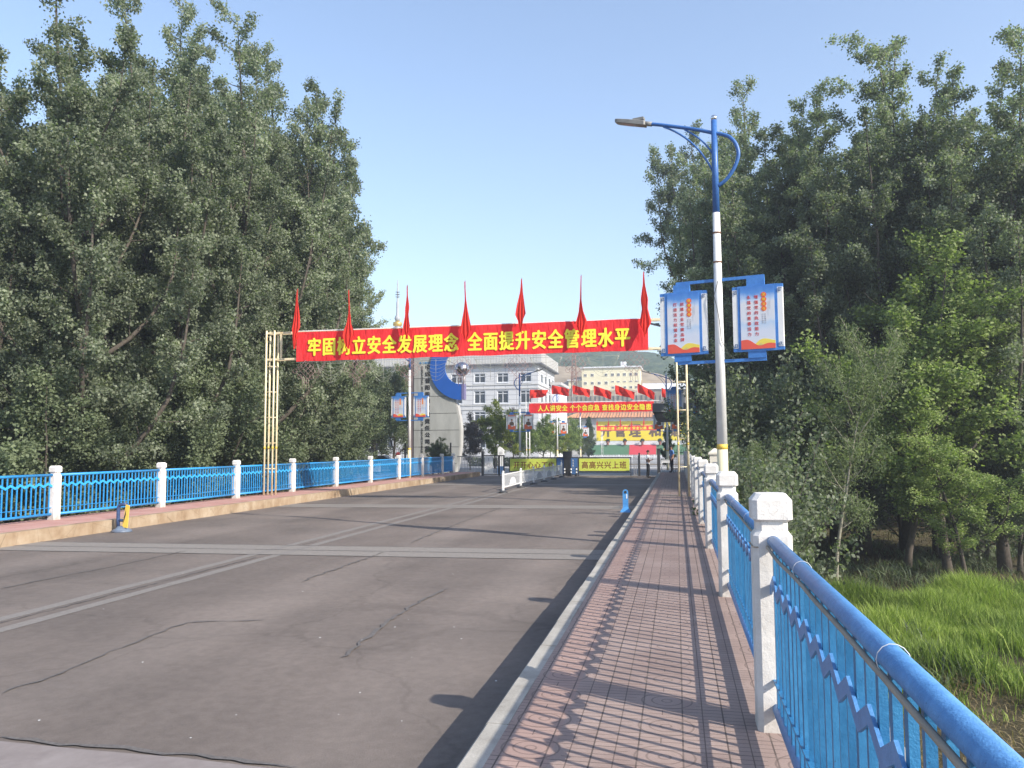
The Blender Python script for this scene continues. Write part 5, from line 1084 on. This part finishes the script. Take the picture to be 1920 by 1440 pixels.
mproto('O2', 10, 7, 1.7, 8, 11000, .14, 'leaf_purple', sig=.16, r0=.07, lo=.15, hi=.6, tw=.9, gap=.5)
mproto('O3', 11, 7, 2.3, 9, 18000, .15, 'leaf_bright', sig=.18, r0=.08, lo=.15, hi=.6, tw=1.1, gap=.5)
proto('C1', 12, 8, .08, 1.5, 40, 8, 24000, .16, 'leaf_conifer', [(0, 1), (.5, .7), (1, .1)], ang=(1.1, 1.4), bend=.1, sig=.15)
trnd = random.Random(12)
def tree(key, name, label, cat, group, px, Y, top, zb, w_=1.0, rz=None, x=None, mat=None):
    """plant a tree at depth Y whose trunk stands at surveyed column px and whose tip reaches row top"""
    (tm, cm, bark, H), base = PROTO[key]; X = at(px, 840, Y)[0] if x is None else x; h = at(px, top, Y)[2]-zb; sc = h/H
    if base is None:
        o = thing(name, label, cat, (X, Y, zb), 0, group); tm.build('trunk', bark, o)
        c = bpy.data.objects.new('crown', cm); col.objects.link(c); c.parent = o; PROTO[key][1] = o
    else:
        o = copy_tree(base); o.location = (X, Y, zb); tag(o, label, cat, group); o.name = name
    o.rotation_euler = (0, 0, trnd.uniform(0, 6.28) if rz is None else rz); o.scale = (sc*w_, sc*w_, sc)
    return o
# left poplars, from the left edge of the photo towards the road
LT = [('P3', -60, 25, 130, 1.0, 'poplar at the far left edge, mostly outside the photo'), ('P1', 20, 27, 55, .95, 'poplar with pale top touching the left edge of the photo'), ('P2', 95, 33, 118, 1.1, 'tall hazy poplar behind the two leftmost ones'),
      ('P1', 170, 26, -60, 1.0, 'tallest left poplar, its top leaving the photo'), ('P3', 245, 33, 8, .9, 'dense poplar just right of the tallest left one'), ('P4', 315, 30, 28, .95, 'poplar with two small pointed tips in the left row'),
      ('P2', 352, 38, 30, .8, 'slender poplar behind the middle of the left row'), ('P1', 450, 34, -30, .95, 'tall poplar with a needle tip in the right half of the left row'), ('P3', 498, 39, 60, .85, 'broad poplar right of the needle tipped one'),
      ('P4', 560, 43, 85, .95, 'poplar with several upright tips near the right end of the left row'), ('P4', 530, 50, 190, .9, 'rear poplar filling the right end of the left row'), ('P3', 395, 46, 120, 1.1, 'rear poplar between the tall left ones'),
      ('P3', 200, 44, 150, 1.1, 'rear poplar behind the tallest left one'), ('P1', 590, 46, 300, .95, 'leaning poplar whose boughs reach furthest over the left railing')]
for key, px, Y, top, w_, lab in LT: tree(key, 'poplar_tree', lab, 'tree', 'poplars on the left bank', px, Y, top, BANK, w_)
LB = [(-20, 26, 560, 'B1'), (95, 25, 640, 'B1'), (60, 30, 520, 'B1'), (210, 27, 700, 'B1'), (190, 34, 600, 'B1'), (300, 29, 690, 'B1'), (300, 36, 560, 'B1'), (395, 31, 640, 'B1'), (430, 38, 560, 'B1'), (480, 36, 700, 'B1'), (520, 43, 620, 'B1'), (560, 44, 740, 'B1'), (590, 50, 640, 'B1'), (620, 54, 760, 'B1')]
for i, (px, Y, top, key) in enumerate(LB): tree(key, 'young_tree', f'{ORD[i]} low leafy young tree from the left in the undergrowth beneath the left poplars', 'tree', 'low trees under the left poplars', px, Y, top, BANK, 1.15)
for i, (px, Y, top) in enumerate(((585, 63, 668), (640, 66, 650), (705, 64, 655), (738, 70, 690), (668, 63.5, 720), (620, 70, 640))):
    tree('B1', 'garden_tree', f'{ORD[i]} dark round garden tree hanging over the black iron fence', 'tree', 'dark garden trees behind the black fence', px, Y, top, ROAD, 1.0)
# right poplars
RT = [('P5', 1362, 62, 225, 1.0, 'farthest slim poplar at the left end of the right row'), ('P5', 1345, 57, 400, .95, 'low broad poplar hanging beside the blue signs'), ('P2', 1395, 45, 118, .95, 'poplar with a sharp tip right behind the street lamp'), ('P4', 1450, 40.5, 175, 1.0, 'poplar between the lamp and the second right tip'),
      ('P4', 1500, 42, 145, 1.0, 'second tip of the right poplar row'), ('P1', 1560, 40.5, 215, 1.0, 'rear poplar behind the second and third right tips'), ('P1', 1615, 39, 72, 1.0, 'tall pale green poplar in the middle of the right row'), ('P2', 1690, 39, 140, 1.0, 'poplar with bare twigs rising at its tip in the right row'),
      ('P4', 1765, 38, 52, 1.0, 'tall dark poplar left of the rightmost tip'), ('P1', 1872, 35, 28, .95, 'rightmost tall poplar fully inside the photo'), ('P3', 1945, 37, 150, 1.0, 'poplar cut by the right edge of the photo'), ('P4', 1825, 40.5, 150, 1.0, 'rear poplar between the two rightmost tips')]
for key, px, Y, top, w_, lab in RT: tree(key, 'poplar_tree', lab, 'tree', 'poplars on the right bank', px, Y, top, BANK, w_)
tree('Y1', 'young_poplar', 'bright green young poplar with an arching bough in front of the dark right poplars', 'tree', None, 1768, 31.5, 385, BANK, 1.3, rz=2.0)
tree('Y1', 'young_poplar', 'yellow green sprig of a young poplar high between the right tips', 'tree', None, 1745, 39, 205, BANK, .55)
tree('W1', 'willow_tree', 'slender drooping willow standing before the dark right trees', 'tree', None, 1560, 28.5, 648, BANK, 1.25)
tree('Y1', 'young_poplar', 'bushy young poplar with low green boughs between the willow and the bright one', 'tree', None, 1690, 33, 470, BANK, 1.25)
tree('Y1', 'young_poplar', 'short young poplar sprouting low beside the trunk of the bright one', 'tree', None, 1800, 31, 760, BANK, 1.5)
tree('W1', 'willow_tree', 'smaller thin willow at the left foot of the slender drooping one', 'tree', None, 1480, 26.5, 850, BANK, 1.2)
RB = [(1428, 34, 815, 'S1', .9), (1440, 34, 860, 'S1', 1.0), (1395, 25, 905, 'S2', 1.1), (1500, 36, 880, 'S2', 1.2), (1600, 38, 870, 'S2', 1.3), (1420, 44, 760, 'S1', 1.0), (1680, 40, 830, 'S2', 1.3), (1840, 38, 800, 'S1', 1.1), (1900, 34, 700, 'B1', .9), (1480, 41, 720, 'B1', 1.0), (1450, 20, 960, 'S2', 1.0)]
for i, (px, Y, top, key, w_) in enumerate(RB): tree(key, 'shrub', f'{ORD[i]} of the shrubs growing under the right poplars', 'shrub', 'shrubs under the right poplars', px, Y, top, BANK, w_)
for i, (px, Y, top) in enumerate(((1440, 63, 420), (1530, 60, 420), (1650, 57, 400), (1770, 54, 380), (1890, 50, 400), (1990, 56, 300))):
    tree('P3', 'poplar_tree', f'{ORD[i]} hazy rear poplar deep behind the right row', 'tree', 'rear poplars deep behind the right row', px, Y, top, ROAD if Y > 64 else BANK, 1.5)
# trees round the office forecourt
OT = [('O2', 'purple_leaved_tree', 'purple leaved tree beside the grey monument', 882, 72, 778), ('O2', 'purple_leaved_tree', 'purple leaved tree showing above the yellow green one', 962, 92, 770), ('O1', 'roadside_tree', 'yellow green tree in front of the office windows', 928, 78, 752), ('O3', 'roadside_tree', 'bright green tree behind the portrait lamp', 990, 86, 782),
      ('O3', 'roadside_tree', 'green tree right of the bright one under the middle banner', 1018, 92, 780), ('O1', 'roadside_tree', 'yellowish tree beneath the middle of the second banner', 1040, 100, 786), ('O3', 'roadside_tree', 'green tree beside the farthest lamp', 1066, 108, 784), ('C1', 'conifer_tree', 'dark conifer left of the yellow hall', 1104, 130, 782), ('B1', 'roadside_tree', 'dark green tree at the left corner of the yellow hall', 1092, 124, 792),
      ('B1', 'garden_tree', 'grey green bush like tree at the foot of the monument', 822, 59.5, 822), ('C1', 'conifer_tree', 'narrow conifer beside the guard and the yellow hall', 1252, 74, 795)]
for key, nm, lab, px, Y, top in OT: tree(key, nm, lab, 'tree', None, px, Y, top, ROAD, 1.15 if key != 'C1' else .8)
k = MB().box(at(880, 850, 88)[0], at(1120, 850, 88)[0], 88, 89.2, ROAD, ROAD+.7); hd = []
nn = 9000; C = np.stack([nrs.uniform(at(878, 850, 88)[0], at(1122, 850, 88)[0], nn), nrs.uniform(87.6, 89.5, nn), nrs.uniform(ROAD, ROAD+.95, nn)], 1)
hm = leaf_mesh('foliage', C-np.array([at(880, 850, 88)[0], 88, ROAD]), .15, 'leaf_dark', nrs.uniform(.2, .9, nn)); ho = bpy.data.objects.new('clipped_hedge', hm); col.objects.link(ho); ho.location = (at(880, 850, 88)[0], 88, ROAD); tag(ho, 'low clipped dark hedge running beneath the roadside trees beyond the gate', 'hedge')
# grass, straw and leaf litter on the right bank (uncountable)
def blades(name, n, xr, yr, hmin, hmax, wd, mat, dens, lab, cat, lean=.5, seed=3):
    r = np.random.RandomState(seed); X = r.uniform(*xr, n*3); Y = r.uniform(*yr, n*3); keep = r.rand(n*3) < dens(X, Y); X, Y = X[keep][:n], Y[keep][:n]; m_ = len(X)
    Z = np.array([bank_z(a, b) for a, b in zip(X, Y)]); h = r.uniform(hmin, hmax, m_)*(.75+.5*np.sin(X*1.7+2)*np.sin(Y*1.3)); a = r.uniform(0, 6.283, m_); l = r.uniform(.1, 1.5, m_)*lean*h; wd = wd*r.uniform(.6, 1.5, m_)
    dx, dy = np.cos(a), np.sin(a); wx, wy = -dy*wd/2, dx*wd/2
    P = lambda t, w_: (X+dx*l*t*t+wx*w_, Y+dy*l*t*t+wy*w_, Z+h*t*(1-.25*t*lean))
    V = np.stack([np.stack(P(0, -.7), 1), np.stack(P(0, .7), 1), np.stack(P(.5, 1), 1), np.stack(P(.5, -1), 1), np.stack(P(1, 0), 1)], 1).reshape(-1, 3)
    me = bpy.data.meshes.new(name); i = np.arange(m_)*5; me.vertices.add(5*m_); me.vertices.foreach_set('co', V.astype('f').ravel())
    L = np.stack([i, i+1, i+2, i+3, i+3, i+2, i+4], 1).ravel().astype('i'); me.loops.add(len(L)); me.loops.foreach_set('vertex_index', L); me.polygons.add(2*m_)
    st = np.stack([np.arange(m_)*7, np.arange(m_)*7+4], 1).ravel().astype('i'); me.polygons.foreach_set('loop_start', st); me.polygons.foreach_set('loop_total', np.tile([4, 3], m_).astype('i'))
    me.update(calc_edges=True); tn = np.clip(.5+.25*np.sin(X*.9)*np.cos(Y*.7)+r.normal(0, .28, m_), 0, 1); at_ = me.attributes.new('tone', 'FLOAT', 'POINT'); at_.data.foreach_set('value', np.repeat(tn, 5).astype('f'))
    me.materials.append(MATS[mat]); o = bpy.data.objects.new(name, me); col.objects.link(o); return tag(o, lab, cat, None, 'stuff')
def patch(x, y): return np.clip(.55+.6*np.sin(x*.55+.8)*np.sin(y*.38+1)+.35*np.sin(x*1.7+y*.9), 0.03, 1)
gl = lambda x, y: patch(x, y)*((y > 15.5+.25*np.sin(x*2))*1.0)*((y < 28.5+np.sin(x*.8))*1.0)*np.clip((x-3.2)/.8, 0, 1)
blades('grass', 105000, (3, 19), (12, 31), .30, .90, .017, 'grass', gl, 'tall bright green grass lit by the sun on the right bank', 'grass', .55)
blades('dry_straw', 16000, (2, 16), (7, 18), .12, .45, .012, 'straw', lambda x, y: np.clip(1.2-patch(x, y), .2, 1), 'dry tangled straw below the near right railing', 'dry grass', 1.6, 5)
blades('dry_grass', 16000, (2, 24), (26, 46), .15, .6, .018, 'dark_straw', lambda x, y: .35+.5*(y < 32), 'dry brown grass in the shade beneath the right poplars', 'dry grass', 1.0, 6)
blades('weeds', 22000, (1.5, 22), (17, 42), .2, .75, .03, 'leaf_dark', lambda x, y: .9*(x < 6)+.75*(y > 27)*(np.sin(x*.9+1)*np.cos(y*.6) > -.1), 'dark green weeds beside the bridge foot and under the right poplars', 'weeds', 1.0, 8)
# people
def person(label, loc, rz, h, shirt, J, cols_, hair=True, cat='person', cap=None):
    """J: joints name -> (x, y, z, rx, ry); edges grow one continuous skin, coloured by the nearest limb"""
    names = list(J); E = [('pelvis', 'spine'), ('spine', 'chest'), ('chest', 'neck'), ('neck', 'jaw'), ('jaw', 'brow'), ('brow', 'crown')]
    for s in 'lr':
        E += [('chest', s+'sh'), (s+'sh', s+'el'), (s+'el', s+'wr'), (s+'wr', s+'palm'), ('pelvis', s+'hip'), (s+'hip', s+'kn'), (s+'kn', s+'an'), (s+'an', s+'toe')]
    V = [J[n_][:3] for n_ in names]; Rr = [J[n_][3:] for n_ in names]; idx = {n_: i for i, n_ in enumerate(names)}; EE = [(idx[a], idx[b]) for a, b in E]; lab_ = [(a, b) for a, b in E]
    for s in 'lr':                                # thumb and four fingers
        p = np.array(J[s+'palm'][:3]); w_ = np.array(J[s+'wr'][:3]); d = (p-w_)/np.linalg.norm(p-w_); side = np.cross(d, [0, 0, 1.]); side = side/np.linalg.norm(side) if np.linalg.norm(side) > .1 else np.array([1., 0, 0])
        for f, (o_, ln) in enumerate(((-.030, .062), (-.010, .075), (.011, .070), (.030, .055), (-.045, .045))):
            a = p+side*o_*(.8 if f < 4 else 1)+(d*.015 if f < 4 else -d*.02); b = a+d*ln*.5+(side*-.02 if f == 4 else 0); c = b+d*ln*.4+np.array([0, 0, -.015])
            k0 = len(V); V += [tuple(a), tuple(b), tuple(c)]; Rr += [(.010, .010), (.009, .009), (.007, .007)]; EE += [(idx[s+'palm'], k0), (k0, k0+1), (k0+1, k0+2)]; lab_ += [('f', 'f')]*3
    me = bpy.data.meshes.new('body'); me.from_pydata(V, EE, []); o = bpy.data.objects.new('body', me); col.objects.link(o)
    sk = o.modifiers.new('skin', 'SKIN'); sk.use_smooth_shade = True
    for i, q in enumerate(Rr): me.skin_vertices[0].data[i].radius = q
    for i in range(len(V)): me.skin_vertices[0].data[i].use_root = (i == idx['pelvis'])
    ss = o.modifiers.new('sub', 'SUBSURF'); ss.levels = 1; ss.render_levels = 1; bpy.context.view_layer.update()
    m2 = bpy.data.meshes.new_from_object(o.evaluated_get(bpy.context.evaluated_depsgraph_get())); bpy.data.objects.remove(o); m2.name = 'body'
    m2.materials.clear(); mats = ['skin', shirt, 'trousers', 'shoe']
    for m_ in mats: m2.materials.append(MATS[m_])
    A = np.array([V[a] for a, b in EE]); B = np.array([V[b] for a, b in EE])
    for f in m2.polygons:
        c = np.array(f.center); t_ = np.clip(((c-A)*(B-A)).sum(1)/((B-A)**2).sum(1), 0, 1); dd = np.linalg.norm(A+(B-A)*t_[:, None]-c, axis=1); e = int(dd.argmin()); a, b = lab_[e]
        n_ = {a, b}; mi = 0
        if n_ & {'pelvis'} and n_ & {'spine'}: mi = 1
        elif n_ <= {'spine', 'chest'}: mi = 1
        elif a == 'chest' and b != 'neck': mi = 1
        elif n_ == {'chest', 'neck'}: mi = 1 if t_[e] < .62 else 0
        elif b.endswith('el'): mi = 1 if t_[e] < .8 else 0
        elif b.endswith('hip') or b.endswith('kn') or b.endswith('an'): mi = 2
        elif b.endswith('toe'): mi = 3
        if mi == 2 and c[2] > .90: mi = 1
        f.material_index = mi
    root = thing('person', label, cat, loc, rz); root.scale = (h/1.72,)*3; ob = bpy.data.objects.new('body', m2); col.objects.link(ob); ob.parent = root
    hx0, hy0, hz0 = J['brow'][:3]; k = MB(); n = 14                       # hair as a fitted shell over the skull
    rings = [[(hx0+.088*math.sin(p)*math.cos(q), hy0+.012+.102*math.sin(p)*math.sin(q), hz0+.025+.105*math.cos(p)-(.035*max(0, math.sin(q)) if p > 1.2 else 0)) for q in np.linspace(0, 2*math.pi, n+1)[:-1]] for p in (.05, .35, .7, 1.05, 1.35, 1.62)]
    k.stack(rings, True).build('hair', 'hair', root)
    fz = hz0-.012; fy = hy0-.098
    MB().tube([(hx0, fy+.015, fz+.012), (hx0, fy-.012, fz-.022), (hx0, fy+.008, fz-.030)], [.007, .012, .008], 6).build('nose', 'skin', root)
    e = MB()
    for a in (-.034, .034): e.lathe([(.001, -.006), (.010, 0), (.001, .006)], 8, (hx0+a, fy+.012)); 
    e.v = [(x, y, z+fz) for x, y, z in e.v]; e.build('eyes', 'black_ink', root)
    MB().box(hx0-.024, hx0+.024, fy+.008, fy+.018, fz-.062, fz-.054).build('mouth', 'terracotta', root)
    for a in (-.088, .088): MB().tube([(hx0+a, hy0+.01, fz+.02), (hx0+a*1.12, hy0+.02, fz), (hx0+a, hy0+.01, fz-.03)], [.010, .014, .009], 6).build('ear', 'skin', root)
    return root
S_ = dict(pelvis=(0, 0, .93, .155, .115), spine=(0, -.02, 1.10, .160, .135), chest=(0, .0, 1.32, .155, .12), neck=(0, .0, 1.47, .052, .055), jaw=(0, -.02, 1.545, .062, .070), brow=(0, -.02, 1.625, .078, .090), crown=(0, -.01, 1.685, .058, .068),
          lhip=(.10, 0, .86, .095, .10), lkn=(.11, -.03, .48, .068, .07), lan=(.12, .01, .09, .050, .052), ltoe=(.15, -.16, .04, .042, .034), rhip=(-.10, 0, .86, .095, .10), rkn=(-.10, .01, .48, .068, .07), ran=(-.11, .05, .09, .050, .052), rtoe=(-.14, -.12, .04, .042, .034),
          lsh=(.185, .0, 1.40, .062, .065), lel=(.235, .05, 1.13, .048, .048), lwr=(.16, -.20, 1.12, .032, .030), lpalm=(.11, -.27, 1.15, .038, .022), rsh=(-.185, .0, 1.40, .062, .065), rel=(-.235, .06, 1.13, .048, .048), rwr=(-.14, -.19, 1.10, .032, .030), rpalm=(-.09, -.26, 1.13, .038, .022))
mp_ = atz(1215, 893.3, ROAD); mp_ = at(1215, 870, 54.0)
pm = person('man in pale grey shirt and black trousers standing on the road holding a phone', (mp_[0], 54.0, ROAD+.0), math.radians(78), 1.80, 'shirt_pale', S_, None)
ph = MB().box(-.035, .035, -.006, .006, -.07, .07).build('phone', 'black_iron', None, (mp_[0]+.27*1.05, 54.0+.0, ROAD+1.22), math.radians(60)); ph.rotation_euler = (.6, 0, 1.3); tag(ph, 'small dark phone held in the hands of the man in the grey shirt', 'phone')
J2 = dict(S_); J2.update(lel=(.27, .02, 1.14, .046, .046), lwr=(.24, -.10, .93, .032, .03), lpalm=(.235, -.13, .85, .036, .022), rel=(-.26, .12, 1.15, .046, .046), rwr=(-.17, .0, .98, .032, .03), rpalm=(-.13, -.06, .97, .036, .022), spine=(0, -.0, 1.10, .150, .120), lan=(.14, -.05, .09, .05, .052), ltoe=(.18, -.21, .04, .042, .034))
gp = at(1259, 850, 54.2); person('guard in a blue shirt and black trousers standing beside the white table', (gp[0], 54.2, WALK), math.radians(-62), 1.76, 'shirt_blue', J2, None)
# fallen leaves in the shade and along the kerbs
nn = 6000; X = nrs.uniform(2, 22, nn); Y = nrs.uniform(24, 50, nn); C = np.stack([X, Y, np.array([bank_z(a, b) for a, b in zip(X, Y)])+.03], 1)
lo_ = bpy.data.objects.new('leaf_litter', leaf_mesh('leaf_litter', C, .09, 'dark_straw', nrs.uniform(0, .7, nn))); col.objects.link(lo_); tag(lo_, 'fallen brown leaves scattered under the right poplars', 'leaf litter', None, 'stuff')
for m_ in list(bpy.data.meshes):
    if m_.users == 0: bpy.data.meshes.remove(m_)

hz_ = MB().box(-3100, 3100, -3100, 4100, -4.6, 78).build('haze', 'asphalt'); hz_['kind'] = 'stuff'; hz_.data.materials.clear()
hm_ = bpy.data.materials.new('haze'); hm_.use_nodes = True; ht = hm_.node_tree; ht.nodes.clear(); pv = ht.nodes.new('ShaderNodeVolumePrincipled'); ou = ht.nodes.new('ShaderNodeOutputMaterial')
pv.inputs['Color'].default_value = (.86, .92, 1, 1); pv.inputs['Density'].default_value = .0012; pv.inputs['Anisotropy'].default_value = .3; ht.links.new(pv.outputs[0], ou.inputs['Volume']); hz_.data.materials.append(hm_)
